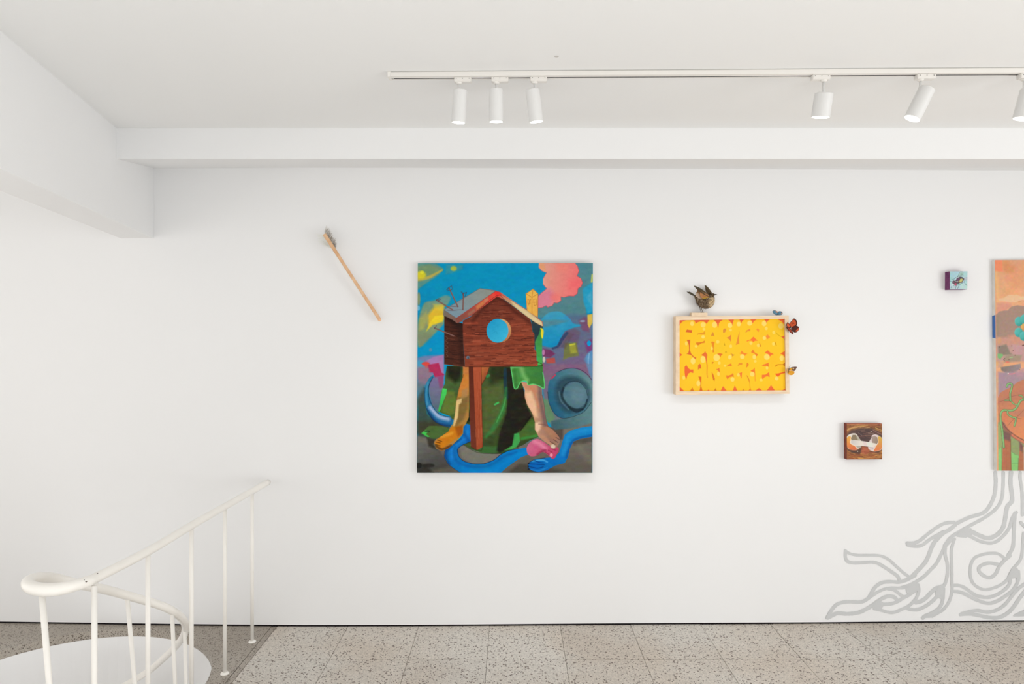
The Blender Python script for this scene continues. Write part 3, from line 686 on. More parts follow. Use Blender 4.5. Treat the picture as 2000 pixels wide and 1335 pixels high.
# wooden post
p.poly(q([(608, 80), (738, 80), (745, 500), (756, 905), (700, 938), (634, 903), (620, 500)]), grad((640, 1200), (172, 82, 52), (740, 1900), (160, 74, 44)), 1)
p.poly(q([(608, 80), (655, 80), (672, 500), (692, 935), (634, 903), (620, 500)]), grad((630, 1150), (88, 38, 26), (650, 1950), (112, 52, 36)), 1)
for i in range(26):
    x = rng.uniform(665, 735); y = rng.uniform(90, 800); l = rng.uniform(60, 160)
    p.stroke(q([(x + y * .02, y), (x + (y + l) * .02, y + l)]), 4, (120, 50, 30) if i % 2 else (200, 120, 84), .5, 5)
p.stroke(q([(738, 85), (746, 500), (756, 900), (700, 938), (634, 903)]), 4, (50, 16, 10), .8)
# birdhouse
left = [(355, 600), (480, 672), (548, 690), (552, 900), (570, 1134), (356, 1106)]
p.poly(left, (74, 38, 28), 1)
p.clipto(left)
for i in range(90):
    y = rng.uniform(640, 1130); x = rng.uniform(350, 560); l = rng.uniform(30, 130)
    p.stroke([(x, y), (x + l / 2, y + 3 + l * .04), (x + l, y + rng.uniform(0, 12))], rng.uniform(3, 7), (40, 22, 18) if i % 3 else (108, 58, 40), .7, 5)
p.stroke([(345, 590), (470, 690), (548, 700)], 40, (30, 18, 14), .8, 40)
p.poly([(480, 680), (550, 690), (560, 1130), (520, 1130)], (40, 22, 18), .5, 34)
for i in range(5): p.stroke([(365 + i * 3, 820 + i * 46), (395, 842 + i * 46), (368, 860 + i * 44)], 4, (150, 120, 96), .5, 4)
p.clipto()
front = [(545, 660), (640, 610), (885, 385), (950, 430), (1100, 540), (1240, 640), (1256, 700), (1264, 770), (1284, 800), (1286, 950), (1306, 985), (1308, 1070), (1322, 1085), (1318, 1128), (570, 1134), (562, 1000), (552, 900)]
p.poly(front, grad((600, 500), (108, 50, 36), (900, 1130), (142, 66, 44)), 1)
p.clipto(front)
for i in range(60):
    y = rng.uniform(680, 1130); x = rng.uniform(540, 1300); l = rng.uniform(60, 220)
    p.stroke([(x, y), (x + l, y + rng.uniform(-8, 8))], rng.uniform(10, 22), [(176, 84, 58), (168, 72, 48), (154, 74, 50), (120, 54, 38)][i % 4], .55, 12)
for i in range(230):
    y = rng.uniform(430, 1125); x = rng.uniform(545, 1310); l = rng.uniform(30, 150); b = rng.uniform(-5, 5)
    p.stroke([(x, y), (x + l / 2, y + b), (x + l, y + b * .5)], rng.uniform(3, 7), (66, 28, 22) if i % 4 else (186, 106, 76), .7 if i % 4 else .45, 4)
p.stroke([(650, 660), (890, 430), (1100, 580), (1250, 690)], 26, (60, 26, 20), .6, 34)
p.clipto()
p.stroke([(570, 1134), (1318, 1130), (1320, 1085)], 5, (50, 20, 16), .9)
p.stroke([(358, 1106), (570, 1134)], 5, (120, 70, 50), .9)
p.ell(600, 1038, 18, 16, (96, 108, 122), 1, 6); p.ell(604, 1044, 9, 8, (50, 54, 60), .7, 5)
p.ell(925, 764, 124, 128, (60, 26, 20), 1, 6); p.ell(932, 763, 115, 124, grad((960, 650), (212, 160, 104), (1000, 880), (176, 112, 72)), 1)
p.ell(904, 763, 113, 123, grad((820, 660), (30, 150, 196), (980, 860), (58, 178, 214)), 1)
p.stroke([(850, 790), (890, 770), (900, 800)], 5, (30, 140, 180), .5)
# roof
p.poly([(350, 548), (720, 330), (800, 335), (888, 352), (480, 632)], grad((450, 600), (122, 148, 162), (780, 350), (142, 148, 140)), 1)
p.poly([(350, 548), (480, 632), (545, 640), (540, 668), (487, 684), (440, 650), (345, 604)], grad((350, 580), (120, 112, 100), (520, 660), (136, 88, 78)), 1, 6)
p.poly([(475, 640), (885, 355), (902, 408), (640, 605), (490, 684)], grad((860, 380), (226, 72, 58), (560, 640), (138, 78, 66)), 1)
p.poly([(680, 510), (760, 450), (770, 490), (690, 550)], (208, 134, 78), .8, 20); p.poly([(760, 440), (800, 410), (810, 450), (770, 480)], (200, 150, 110), .6, 14)
p.stroke([(610, 590), (660, 555)], 26, (150, 120, 96), .6, 16)
p.poly([(885, 355), (940, 372), (1200, 548), (1362, 668), (1374, 716), (1358, 716), (1300, 684), (1200, 612), (1080, 520), (985, 450), (900, 408)], grad((900, 380), (208, 84, 70), (1060, 480), (206, 176, 128)), 1, 6)
p.poly([(1040, 450), (1200, 560), (1360, 680), (1370, 712), (1280, 668), (1100, 530)], (220, 200, 152), .9, 14)
p.poly([(960, 410), (1030, 450), (1060, 500), (1000, 462)], (180, 140, 104), .8, 12)
p.ell(905, 385, 34, 26, (236, 52, 48), .9, 16)
p.stroke([(350, 548), (720, 328), (888, 352), (480, 634), (350, 548)], 5, (110, 96, 92), .8, None, False)
p.stroke([(480, 634), (886, 356), (1200, 545), (1364, 670), (1374, 720)], 5, (190, 50, 50), .8, None, False)
p.stroke([(640, 606), (895, 404), (985, 452), (1230, 640), (1360, 718)], 4, (60, 24, 20), .7)
# chimney
p.poly([(1196, 382), (1270, 334), (1322, 384), (1320, 628), (1250, 585), (1206, 552)], grad((1200, 400), (236, 184, 82), (1320, 600), (230, 172, 76)), 1)
for L in ([(1196, 382), (1270, 334), (1322, 384), (1318, 625)], [(1196, 382), (1258, 420), (1322, 384)], [(1270, 334), (1258, 420), (1258, 590)], [(1215, 440), (1240, 450), (1240, 490), (1218, 485), (1215, 440)], [(1226, 500), (1232, 460), (1246, 440)], [(1275, 440), (1300, 435), (1304, 500), (1280, 505), (1275, 440)], [(1266, 470), (1300, 470)], [(1196, 382), (1208, 552)]): p.stroke(L, 4, (176, 92, 36), .85, None, False)
# pink cloud
pc = [(1330, 64), (1698, 64), (1728, 100), (1742, 150), (1722, 200), (1762, 225), (1780, 270), (1765, 310), (1732, 330), (1726, 380), (1690, 408), (1640, 405), (1590, 420), (1556, 415), (1558, 455), (1520, 478), (1486, 474), (1470, 505), (1420, 522), (1405, 504), (1365, 524), (1322, 528), (1322, 410), (1360, 372), (1412, 332), (1372, 285), (1372, 230), (1400, 180), (1410, 168), (1362, 150), (1326, 110)]
p.poly(pc, grad((1380, 200), (228, 158, 140), (1720, 260), (242, 118, 118)), 1, None, False)
p.clipto(pc)
p.poly([(1310, 380), (1440, 330), (1520, 420), (1420, 540), (1310, 540)], (216, 124, 150), .9, 60)
p.poly([(1500, 70), (1640, 70), (1620, 160), (1520, 150)], (242, 134, 120), .7, 50)
p.poly([(1640, 240), (1780, 230), (1760, 330), (1640, 330)], (244, 108, 112), .8, 60)
p.poly([(1330, 70), (1380, 70), (1400, 150), (1340, 130)], (236, 166, 110), .7, 24)
p.ell(1500, 420, 50, 40, (240, 118, 108), .7, 50)
p.clipto(); p.stroke(pc[2:26], 5, (196, 66, 84), .85, None, False); p.stroke(pc[26:], 4, (196, 66, 84), .7, None, False)
# little arrows in the roof and side
for a, b in (((275, 448), (440, 547)), ((405, 325), (495, 515)), ((552, 378), (548, 545)), ((255, 735), (455, 816))):
    p.stroke([a, b], 13, (112, 78, 74), 1, 5, False); p.stroke([(a[0] + 4, a[1] + 2), (b[0] + 2, b[1])], 4, (168, 128, 112), .6, 4, False)
for L in ([(272, 448), (300, 430), (292, 460), (318, 436)], [(400, 350), (380, 340), (400, 320), (430, 300), (438, 335), (410, 350)], [(552, 400), (528, 362), (552, 380), (584, 368), (566, 412)], [(255, 735), (275, 712)]): p.stroke(L, 6, (70, 70, 92), .9, 5, False)
for L in ([(412, 514), (495, 516)], [(385, 552), (440, 556), (495, 548), (545, 546)]): p.stroke(L, 5, (104, 78, 84), .8)
p.noise(1.6, 40, 24, True); p.noise(1.2, 9, 9, True)
t = thing('painting', P(986, 922, 3.77), 'large painting of a wooden birdhouse with blue hole on legs, pink smoke cloud', 'painting')
cp = [(816, 513.8), (1158, 513.4), (1157.2, 923), (814.3, 923)]
fr, o = canvas_box(t, cp, 3.775, 3.802, M['canvas_edge'])
p.build('painted_canvas', fr, M['paint'], t)

# ===== yellow lettered print in a pine frame; coordinates = photograph pixels
YEL, ORG = (253, 199, 46), (238, 110, 60)
p = Painting(1325.5, 621.5, 1536.5, 764.5, .42, YEL)
p.noise(2.0, 30, 30)
sc = 16.69
def tr(ox, oy, L): return [(ox + a / sc, oy + b / sc) for a, b in L]
A_ = [(ORG, [(80, 60), (330, 88), (250, 110), (190, 150), (135, 220), (105, 310), (80, 310)]),
 (ORG, [(580, 60), (1110, 60), (1070, 110), (1040, 145), (1000, 202), (960, 152), (900, 125), (800, 122), (710, 150), (650, 190), (625, 130)]),
 (ORG, [(1230, 60), (1540, 60), (1445, 125), (1405, 180), (1385, 330), (1368, 320), (1345, 220), (1300, 135)]),
 (ORG, [(1700, 60), (1850, 60), (1850, 260), (1815, 180), (1755, 110)]),
 ((224, 108, 52), [(370, 383), (420, 398), (535, 405), (515, 492), (440, 480), (320, 470), (345, 410)]),
 ((238, 158, 46), [(685, 578), (715, 515), (800, 500), (880, 485), (955, 430), (952, 552), (830, 552), (735, 545)]),
 ((226, 146, 58), [(1190, 462), (1222, 482), (1258, 608), (1200, 592), (1142, 604)]),
 ((226, 146, 62), [(1538, 395), (1585, 350), (1635, 358), (1636, 420), (1600, 478), (1538, 488)]),
 ((232, 138, 60), [(1648, 655), (1740, 612), (1802, 550), (1798, 680), (1792, 785), (1740, 705)]),
 ((222, 106, 54), [(350, 725), (470, 718), (458, 1000), (466, 1080), (500, 1175), (600, 1280), (662, 1298), (642, 1360), (600, 1322), (490, 1212), (345, 1182), (405, 1148), (432, 1050), (425, 900), (395, 800)]),
 ((228, 130, 44), [(652, 808), (780, 800), (860, 785), (945, 742), (935, 822), (840, 832), (740, 898), (690, 895), (668, 860)]),
 ((238, 140, 44), [(1148, 790), (1190, 775), (1265, 795), (1235, 940), (1230, 1040), (1250, 1132), (1196, 1132), (1206, 1000), (1180, 880)]),
 ((206, 150, 30), [(1580, 808), (1608, 900), (1588, 918), (1572, 860)]), ((206, 146, 34), [(1628, 1082), (1664, 1132), (1600, 1132)]),
 (ORG, [(80, 1105), (130, 1140), (205, 1210), (130, 1268), (80, 1330)]),
 (ORG, [(952, 1098), (1028, 1210), (1008, 1340), (960, 1340), (920, 1262), (830, 1216), (900, 1172)]),
 ((232, 124, 50), [(1345, 1178), (1430, 1152), (1530, 1188), (1482, 1222), (1452, 1290), (1420, 1240)]),
 ((226, 140, 50), [(1770, 1155), (1850, 1185), (1850, 1230)])]
B_ = [(ORG, [(-5, 60), (60, 60), (25, 150), (-5, 210)]), (ORG, [(225, 55), (390, 55), (325, 118), (292, 185), (268, 118)]), (ORG, [(580, 55), (800, 55), (705, 118), (664, 196), (640, 110)]),
 (ORG, [(1035, 50), (1240, 50), (1155, 108), (1115, 175), (1085, 110)]), (ORG, [(1460, 40), (1760, 40), (1760, 300), (1690, 215), (1630, 140)]),
 ((236, 146, 56), [(244, 440), (236, 560), (224, 700), (234, 860), (165, 872), (118, 890), (160, 720), (200, 560)]),
 ((236, 146, 56), [(425, 500), (460, 420), (520, 385), (585, 355), (592, 442), (515, 440), (475, 465)]),
 ((246, 148, 56), [(785, 370), (830, 348), (880, 390), (868, 465), (820, 440)]), ((246, 144, 58), [(1155, 548), (1238, 632), (1148, 702), (1078, 610)]),
 ((250, 120, 54), [(690, 618), (755, 682), (835, 745), (740, 756), (685, 798), (648, 755), (560, 745), (490, 778), (462, 762), (510, 733), (600, 708)]),
 ((224, 140, 44), [(888, 795), (942, 930), (908, 950), (882, 900)]),
 ((196, 140, 22), [(1382, 435), (1420, 480), (1490, 548), (1600, 622), (1720, 590), (1720, 740), (1650, 660), (1560, 605), (1470, 548)]),
 (ORG, [(1600, 618), (1740, 580), (1740, 720), (1660, 665)]),
 ((214, 150, 28), [(1395, 765), (1452, 912), (1430, 915), (1388, 835)]),
 ((246, 138, 50), [(300, 1072), (370, 1140), (500, 1175), (440, 1205), (415, 1250), (370, 1195), (225, 1162), (285, 1130)]),
 ((240, 132, 50), [(675, 1030), (730, 1130), (845, 1198), (792, 1262), (740, 1182), (610, 1130)]),
 ((246, 118, 56), [(1158, 1058), (1230, 1130), (1355, 1188), (1275, 1210), (1225, 1275), (1170, 1190), (1062, 1140)]),
 ((244, 112, 50), [(1720, 1080), (1720, 1290), (1650, 1202), (1565, 1172)]), ((216, 150, 60), [(-5, 1180), (85, 1210), (25, 1250), (-5, 1265)])]
C_ = [((236, 116, 56), [(895, -8), (1022, 40), (1008, 120), (1012, 220), (1030, 400), (1022, 690), (1045, 800), (1030, 790), (1000, 680), (1004, 400), (985, 250), (950, 130), (915, 88), (830, 45)]),
 ((240, 108, 58), [(340, 372), (420, 490), (475, 522), (572, 522), (566, 635), (480, 606), (405, 655), (365, 740), (345, 835), (300, 740), (284, 600), (286, 430)]),
 ((230, 112, 54), [(725, 380), (770, 328), (815, 360), (828, 488), (770, 492), (722, 525)]),
 ((224, 112, 40), [(732, 742), (838, 755), (832, 900), (826, 1060), (880, 1240), (765, 1240), (800, 1080), (806, 960), (770, 830)]),
 ((224, 130, 34), [(1178, 268), (1238, 275), (1216, 312), (1178, 350)]), ((236, 126, 56), [(1308, 510), (1362, 500), (1418, 466), (1438, 645), (1390, 572)]),
 ((226, 118, 46), [(1168, 595), (1222, 680), (1272, 820), (1256, 900), (1215, 852), (1185, 720)]),
 ((238, 138, 50), [(1636, 428), (1720, 352), (1800, 318), (1828, 402), (1720, 405)]),
 ((238, 128, 52), [(1636, 708), (1720, 715), (1850, 665), (1850, 740), (1745, 768), (1682, 835), (1650, 790)]),
 (ORG, [(85, 1040), (120, 1070), (260, 1205), (300, 1240), (85, 1240)]), ((222, 128, 40), [(535, 1098), (605, 1240), (450, 1240)]), (ORG, [(985, 1240), (1062, 1168), (1125, 1240)]),
 ((216, 130, 34), [(1225, 1240), (1290, 1122), (1350, 1240)]), (ORG, [(1450, 1240), (1535, 1062), (1680, 1240)]), (ORG, [(400, 1235), (400, 1216), (2000, 1208), (2000, 1240)])]
D_ = [((238, 148, 50), [(175, 405), (215, 315), (328, 298), (328, 365), (250, 368)]), ((238, 138, 46), [(475, 298), (512, 305), (545, 360), (500, 430), (452, 468), (468, 380)]),
 ((244, 126, 50), [(730, 450), (746, 640), (758, 895), (742, 900), (735, 720), (700, 642), (596, 555), (690, 510)]),
 ((240, 126, 50), [(960, 402), (1020, 355), (1188, 298), (1186, 432), (1120, 400)]),
 ((206, 120, 26), [(1392, 435), (1420, 368), (1500, 348), (1650, 348), (1740, 280), (1740, 420), (1650, 372), (1500, 372), (1440, 400)]),
 ((244, 128, 58), [(215, 640), (322, 606), (305, 810), (288, 792), (250, 690)]), ((232, 134, 52), [(-5, 640), (40, 660), (52, 765), (-5, 740)]),
 ((232, 138, 46), [(462, 698), (505, 730), (562, 850), (572, 1000), (592, 1130), (650, 1240), (500, 1240), (575, 1140), (558, 950), (520, 840)]),
 ((244, 124, 56), [(968, 688), (1080, 685), (1200, 600), (1224, 765), (1140, 735), (1050, 770), (1000, 838), (968, 800)]),
 ((240, 104, 46), [(1395, 655), (1500, 645), (1740, 580), (1740, 630), (1600, 660), (1540, 710), (1490, 758), (1440, 720)]),
 (ORG, [(5, 1240), (85, 1032), (180, 1240)]), ((222, 148, 44), [(310, 1240), (360, 1138), (425, 1240)]), (ORG, [(760, 1205), (870, 1122), (970, 1195), (970, 1240), (760, 1240)]),
 (ORG, [(1090, 1240), (1160, 1160), (1265, 1028), (1390, 1200), (1400, 1240)]), (ORG, [(1600, 1200), (1700, 1165), (1760, 1120), (1760, 1240), (1600, 1240)]),
 (ORG, [(-100, 1235), (-100, 1208), (1000, 1203), (1000, 1240)])]
for ox, oy, LL in ((1320, 620, A_), (1430, 620, B_), (1320, 690, C_), (1430, 690, D_)):
    for col, L in LL: p.poly(tr(ox, oy, L), col, 1, .7)
HL = {(1320, 620): [(530, 195, 62, 78), (890, 230, 82, 88), (915, 370, 45, 45), (890, 625, 58, 56), (340, 840, 44, 66), (660, 930, 45, 42), (1262, 230, 84, 98), (1365, 785, 55, 55), (1172, 1000, 36, 60), (1765, 250, 76, 84), (1785, 400, 45, 45), (1790, 930, 45, 60)],
 (1430, 620): [(215, 210, 66, 78), (570, 180, 82, 80), (1040, 190, 76, 92), (1110, 350, 48, 56), (1590, 270, 90, 92), (1355, 480, 50, 58), (1050, 660, 58, 60), (612, 830, 50, 55), (850, 900, 48, 58), (1345, 850, 50, 58)],
 (1320, 690): [(560, 240, 80, 106), (885, 190, 82, 112), (1330, 130, 104, 112), (1415, 305, 48, 52), (1760, 120, 60, 70), (1600, 395, 40, 38), (260, 780, 46, 66), (735, 970, 64, 92), (1390, 660, 48, 68)],
 (1430, 690): [(330, 100, 76, 78), (720, 110, 58, 74), (1130, 110, 92, 96), (1615, 150, 72, 86), (750, 250, 46, 44), (1135, 470, 44, 50), (205, 690, 46, 58), (655, 670, 76, 76), (945, 860, 50, 48), (1450, 810, 60, 66), (10, 840, 64, 74)]}
for (ox, oy), LL in HL.items():
    for k, (a, b, c, d) in enumerate(LL): p.ell(ox + a / sc, oy + b / sc, c / sc, d / sc, (255, 220, 116), .92 if c > 55 else .75, 1.1)
t = thing('framed_print', P(1430, 770, 3.80), 'yellow and orange bubble-letter print in a deep pale pine frame', 'framed print')
wf = wd(1430) - .001; dfr = wf - .060
oc = [(1320, 617.3), (1540.5, 615.6), (1541.8, 768.6), (1320, 770.6)]
ic = [(1327.2, 625), (1533.2, 622.2), (1535.2, 762.2), (1327.4, 763.4)]
of = [P(x, y, dfr) for x, y in oc]; inf = [P(x, y, dfr) for x, y in ic]
for i in range(4):
    j = (i + 1) % 4
    f4 = [of[i], of[j], inf[j], inf[i]]; b4 = [Vector((v.x, wf, v.z)) for v in f4]
    o = mesh('frame_rail', *hexa(f4, b4), M['pine'] if i % 2 else M['pine_long'], t)
pr = [Vector((v.x + sx * .003, dfr + .010, v.z + sz * .003)) for v, sx, sz in zip(inf, (-1, 1, 1, -1), (1, 1, -1, -1))]
# sheet keeps the photograph's mapping of the letters
def mp(x, y):
    q_ = P(x, y, dfr + .010); return q_
p.build('printed_sheet', [mp(1325.5, 621.5), mp(1536.5, 621.5), mp(1536.5, 764.5), mp(1325.5, 764.5)], M['print'], t)
fr = [mp(1325.5, 621.5), mp(1536.5, 621.5), mp(1536.5, 764.5), mp(1325.5, 764.5)]
mesh('backing_board', *hexa([v + Vector((0, .001, 0)) for v in fr], [v + Vector((0, .006, 0)) for v in fr]), M['canvas_edge'], t)
FT = of[0].z

# ===== egg painting ; 14.83 units per pixel from (1635,815)
e = 14.83
p = Painting(280, 175, 1305, 1215, e / 3, (150, 100, 66))
def straw(n, y0, y1, bend, cols, wmin=7, wmax=17, x0=260, x1=1320):
    for i in range(n):
        y = rng.uniform(y0, y1); x = rng.uniform(x0, x1); l = rng.uniform(120, 380); s = bend * (x + l / 2 - 790) / 500 * 90 + rng.uniform(-40, 40)
        p.stroke([(x, y), (x + l / 2, y + s * .4), (x + l, y + s)], rng.uniform(wmin, wmax), cols[i % len(cols)], .8, 10)
straw(130, 180, 430, 1, [(196, 148, 92), (130, 84, 62), (92, 64, 56), (170, 110, 80), (216, 176, 104), (150, 96, 70)])
straw(120, 860, 1220, -1, [(176, 100, 66), (214, 150, 84), (140, 78, 52), (230, 178, 96), (110, 66, 52)])
p.poly([(280, 480), (420, 360), (700, 300), (1000, 310), (1180, 380), (1300, 500), (1300, 900), (1000, 930), (760, 830), (560, 900), (290, 900)], (98, 78, 74), 1, 60)
p.poly([(560, 380), (900, 360), (1000, 480), (920, 650), (700, 680), (600, 500)], (86, 70, 70), .9, 80)
straw(14, 380, 620, .6, [(130, 96, 84), (120, 84, 78), (160, 124, 104)], 7, 12, 560, 900)
p.stroke([(1040, 360), (1180, 440), (1310, 500)], 16, (176, 124, 116), .8, 10); p.stroke([(900, 450), (980, 470), (1060, 460)], 12, (170, 150, 140), .7, 8)
p.stroke([(610, 440), (720, 520)], 10, (170, 150, 140), .7, 8); p.stroke([(280, 380), (420, 300), (700, 270), (940, 285)], 18, (206, 160, 110), .8, 12)
p.stroke([(1110, 290), (1290, 370)], 16, (214, 176, 100), .8, 10); p.ell(1210, 212, 40, 20, (90, 50, 70), .8, 16)
p.poly([(300, 940), (560, 950), (700, 880), (760, 860), (700, 1000), (640, 1060), (420, 1020)], (92, 72, 66), .9, 30)
p.poly([(900, 960), (1060, 990), (1300, 950), (1180, 1050), (1020, 1030)], (98, 74, 66), .8, 30)
p.poly([(720, 840), (900, 850), (930, 980), (860, 1080), (740, 1050), (680, 1010)], (176, 98, 74), .9, 40)
straw(14, 880, 1060, -.5, [(200, 120, 90), (150, 84, 62)], 7, 12, 700, 820)
p.ell(595, 978, 14, 14, (230, 230, 210), .9, 8); p.ell(985, 405, 16, 12, (220, 210, 200), .8, 8)
p.poly([(280, 560), (350, 490), (470, 455), (560, 480), (640, 600), (690, 680), (700, 830), (620, 900), (520, 945), (400, 930), (300, 870), (275, 700)], (226, 216, 206), 1, 12, True)
p.poly([(400, 600), (450, 500), (540, 500), (620, 620), (660, 660), (560, 660), (420, 660)], (140, 124, 100), .95, 16)
p.poly([(570, 500), (640, 610), (680, 665), (600, 650), (560, 560)], (184, 178, 160), .9, 16)
p.poly([(272, 600), (330, 530), (400, 560), (400, 650), (360, 700), (400, 770), (520, 830), (600, 910), (500, 948), (380, 930), (290, 860), (270, 720)], grad((300, 560), (236, 176, 84), (420, 920), (222, 118, 78)), 1, 12)
p.poly([(280, 580), (340, 500), (420, 480), (400, 540), (340, 540)], (230, 222, 212), .9, 14)
p.stroke([(380, 580), (390, 660), (370, 710), (410, 770), (510, 820), (560, 890)], 14, (248, 226, 190), .9, 8)
p.poly([(540, 830), (700, 820), (680, 870), (600, 890)], (176, 172, 160), .9, 14)
p.poly([(930, 690), (990, 590), (1010, 520), (1110, 490), (1230, 540), (1300, 620), (1305, 850), (1260, 940), (1100, 985), (980, 960), (905, 900), (900, 830)], (222, 206, 204), 1, 12, True)
p.poly([(1000, 560), (1080, 525), (1160, 570), (1190, 700), (1150, 760), (1020, 740), (1000, 640)], grad((1020, 600), (170, 150, 140), (1180, 700), (150, 130, 112)), .95, 16)
p.poly([(1180, 560), (1240, 540), (1310, 620), (1310, 870), (1230, 950), (1080, 985), (1060, 950), (1100, 870), (1190, 740)], grad((1240, 560), (216, 178, 88), (1160, 960), (228, 128, 84)), 1, 14)
p.stroke([(1190, 640), (1185, 740), (1120, 820), (1080, 910), (1040, 960)], 12, (250, 222, 190), .9, 8)
p.poly([(410, 655), (520, 648), (700, 675), (920, 710), (1110, 750), (1130, 790), (1060, 860), (960, 850), (720, 820), (560, 800), (430, 770), (400, 710)], grad((420, 700), (206, 200, 196), (700, 740), (232, 222, 210)), 1, 10)
p.poly([(860, 720), (920, 710), (1040, 745), (1010, 850), (860, 830)], (228, 228, 216), .9, 14); p.poly([(740, 690), (830, 700), (860, 820), (780, 810)], (228, 208, 206), .8, 14)
p.poly([(920, 860), (1050, 870), (1040, 900), (960, 880)], (170, 154, 160), .8, 14)
p.stroke([(280, 1204), (1300, 1200)], 20, (150, 76, 58), .7, 14); p.stroke([(284, 186), (1300, 182)], 26, (196, 116, 92), .8, 18)
t = thing('small_canvas', P(1686, 896, 3.8), 'small square canvas of cracked eggshell halves in a straw nest', 'painting')
db = wd(1686) - .001; df = db - .036
cs = [(1653.9, 826.8), (1722.8, 826.8), (1723, 896.5), (1654.1, 896.8)]
fr, o = canvas_box(t, cs, df, db, M['maroon']); p.build('painted_canvas', fr, M['paint'], t)

# ===== fly painting ; 24.28 units per pixel from (1835,520)
e = 24.28
p = Painting(490, 235, 1325, 1100, e / 3.2, (178, 214, 216))
p.poly([(480, 230), (900, 230), (800, 700), (480, 650)], (170, 208, 214), .8, 120); p.poly([(480, 520), (640, 520), (600, 640), (480, 650)], (150, 200, 196), .7, 60)
p.poly([(980, 820), (1325, 780), (1325, 1100), (980, 1080)], (192, 220, 214), .8, 100); p.poly([(490, 850), (900, 900), (880, 1100), (490, 1100)], (192, 206, 216), .7, 80)
p.noise(4, 60, 60)
p.poly([(820, 500), (880, 430), (930, 330), (1000, 270), (1110, 250), (1150, 320), (1110, 440), (1020, 500), (900, 500)], (168, 196, 192), .85, 20)
p.poly([(980, 350), (1060, 310), (1100, 380), (1000, 420)], (150, 190, 170), .8, 30)
for L in ([(840, 500), (900, 400), (940, 310), (1000, 255), (1080, 250)], [(1080, 370), (1120, 420), (1100, 480)], [(900, 440), (1000, 440), (1060, 400)]): p.stroke(L, 16, (110, 136, 138), .85, 10)
p.poly([(1130, 560), (1200, 520), (1325, 500), (1325, 640), (1180, 690)], (196, 200, 210), .85, 26)
for L in ([(1150, 590), (1240, 540), (1320, 520)], [(1100, 650), (1200, 660), (1320, 635)], [(1180, 620), (1320, 590)]): p.stroke(L, 12, (130, 140, 152), .8, 8)
p.poly([(760, 680), (800, 600), (880, 520), (980, 490), (1080, 510), (1160, 570), (1160, 640), (1060, 760), (950, 790), (870, 830), (800, 740)], (98, 84, 96), 1, 14, True)
p.poly([(840, 560), (940, 560), (930, 680), (840, 680)], (116, 80, 110), .8, 30); p.poly([(960, 500), (1100, 520), (1120, 580), (980, 560)], (70, 70, 90), .8, 26)
p.poly([(980, 600), (1060, 570), (1110, 610), (1080, 700), (990, 760), (930, 740)], (200, 194, 120), 1, 18); p.poly([(880, 680), (940, 700), (930, 770), (880, 760)], (120, 84, 60), .9, 16)
p.stroke([(960, 775), (1060, 760), (1090, 730)], 24, (140, 108, 96), .8, 14)
for L in ([(860, 530), (900, 500)], [(760, 620), (790, 580)], [(760, 700), (820, 730)], [(850, 740), (880, 700)]): p.stroke(L, 22, (228, 232, 236), .95, 12)
p.poly([(610, 720), (650, 670), (730, 680), (800, 730), (830, 790), (820, 860), (760, 920), (700, 860), (640, 820), (610, 790)], (96, 84, 88), 1, 12, True)
p.ell(655, 745, 50, 56, (130, 96, 118), .9, 20); p.ell(765, 850, 58, 72, (176, 84, 110), 1, 14); p.ell(755, 840, 24, 34, (206, 104, 130), .8, 20)
p.stroke([(615, 838), (680, 845)], 28, (240, 240, 240), 1, 12); p.poly([(850, 790), (920, 800), (900, 860), (860, 860)], (86, 112, 106), .9, 16)
for L in ([(500, 690), (550, 712), (620, 715)], [(610, 625), (690, 595), (760, 530), (800, 560)], [(760, 1060), (775, 980), (800, 930), (850, 900)], [(860, 1050), (900, 980), (930, 900), (940, 820)], [(970, 860), (1050, 800), (1130, 760)], [(1190, 690), (1200, 790), (1260, 860), (1320, 925)], [(660, 870), (690, 920)], [(540, 1030), (570, 950)], [(850, 520), (870, 470), (930, 470)]): p.stroke(L, 22, (96, 128, 134), .9, 12)
p.stroke([(490, 1092), (1320, 1090)], 22, (150, 140, 160), .7, 14)
t = thing('small_canvas', P(1872, 565, 3.8), 'tiny square canvas of a red-eyed fly on pale blue with purple sides', 'painting')
db = wd(1872) - .001; df = db - .044
cs = [(1855.2, 529.8), (1889.6, 529.6), (1889.2, 565.2), (1855.1, 565.3)]
fr, o = canvas_box(t, cs, df, db, M['purple']); p.build('painted_canvas', fr, M['paint'], t)

# ===== tall painting at the right edge ; 9.543 units per pixel from (1930,500)
e = 9.543
p = Painting(130, 70, 3380, 3995, e / 1.3, (240, 170, 120))
W2 = 3400
p.poly([(120, 60), (W2, 60), (W2, 900), (120, 900)], grad((0, 70), (234, 160, 112), (0, 900), (244, 172, 122)))
p.noise(4, 200, 120)
p.poly([(270, 70), (520, 70), (480, 300), (300, 320)], (228, 150, 94), .8, 60); p.poly([(380, 70), (700, 70), (620, 140), (420, 180)], (232, 164, 124), .8, 50)
p.poly([(120, 60), (268, 60), (272, 285), (150, 285), (120, 290)], (253, 142, 98), 1, 12)
p.stroke([(140, 300), (175, 600), (180, 920)], 60, (246, 190, 120), .7, 50); p.poly([(180, 300), (320, 300), (300, 700), (200, 720)], (234, 174, 124), .6, 60)
p.poly([(190, 790), (300, 770), (380, 720), (540, 718), (620, 750), (900, 720), (W2, 700), (W2, 860), (700, 840), (480, 862), (200, 835)], (242, 194, 150), .9, 22)
p.stroke([(560, 850), (640, 830), (700, 850)], 24, (236, 150, 100), .8, 14)
p.poly([(150, 860), (420, 880), (440, 930), (340, 1000), (150, 1080)], (228, 152, 128), .9, 40)
p.poly([(140, 1090), (200, 1030), (300, 1010), (350, 1010), (430, 940), (540, 915), (660, 930), (800, 1010), (1200, 1000), (1500, 900), (W2, 1000), (W2, 1540), (140, 1540)], (174, 140, 124), 1, 12)
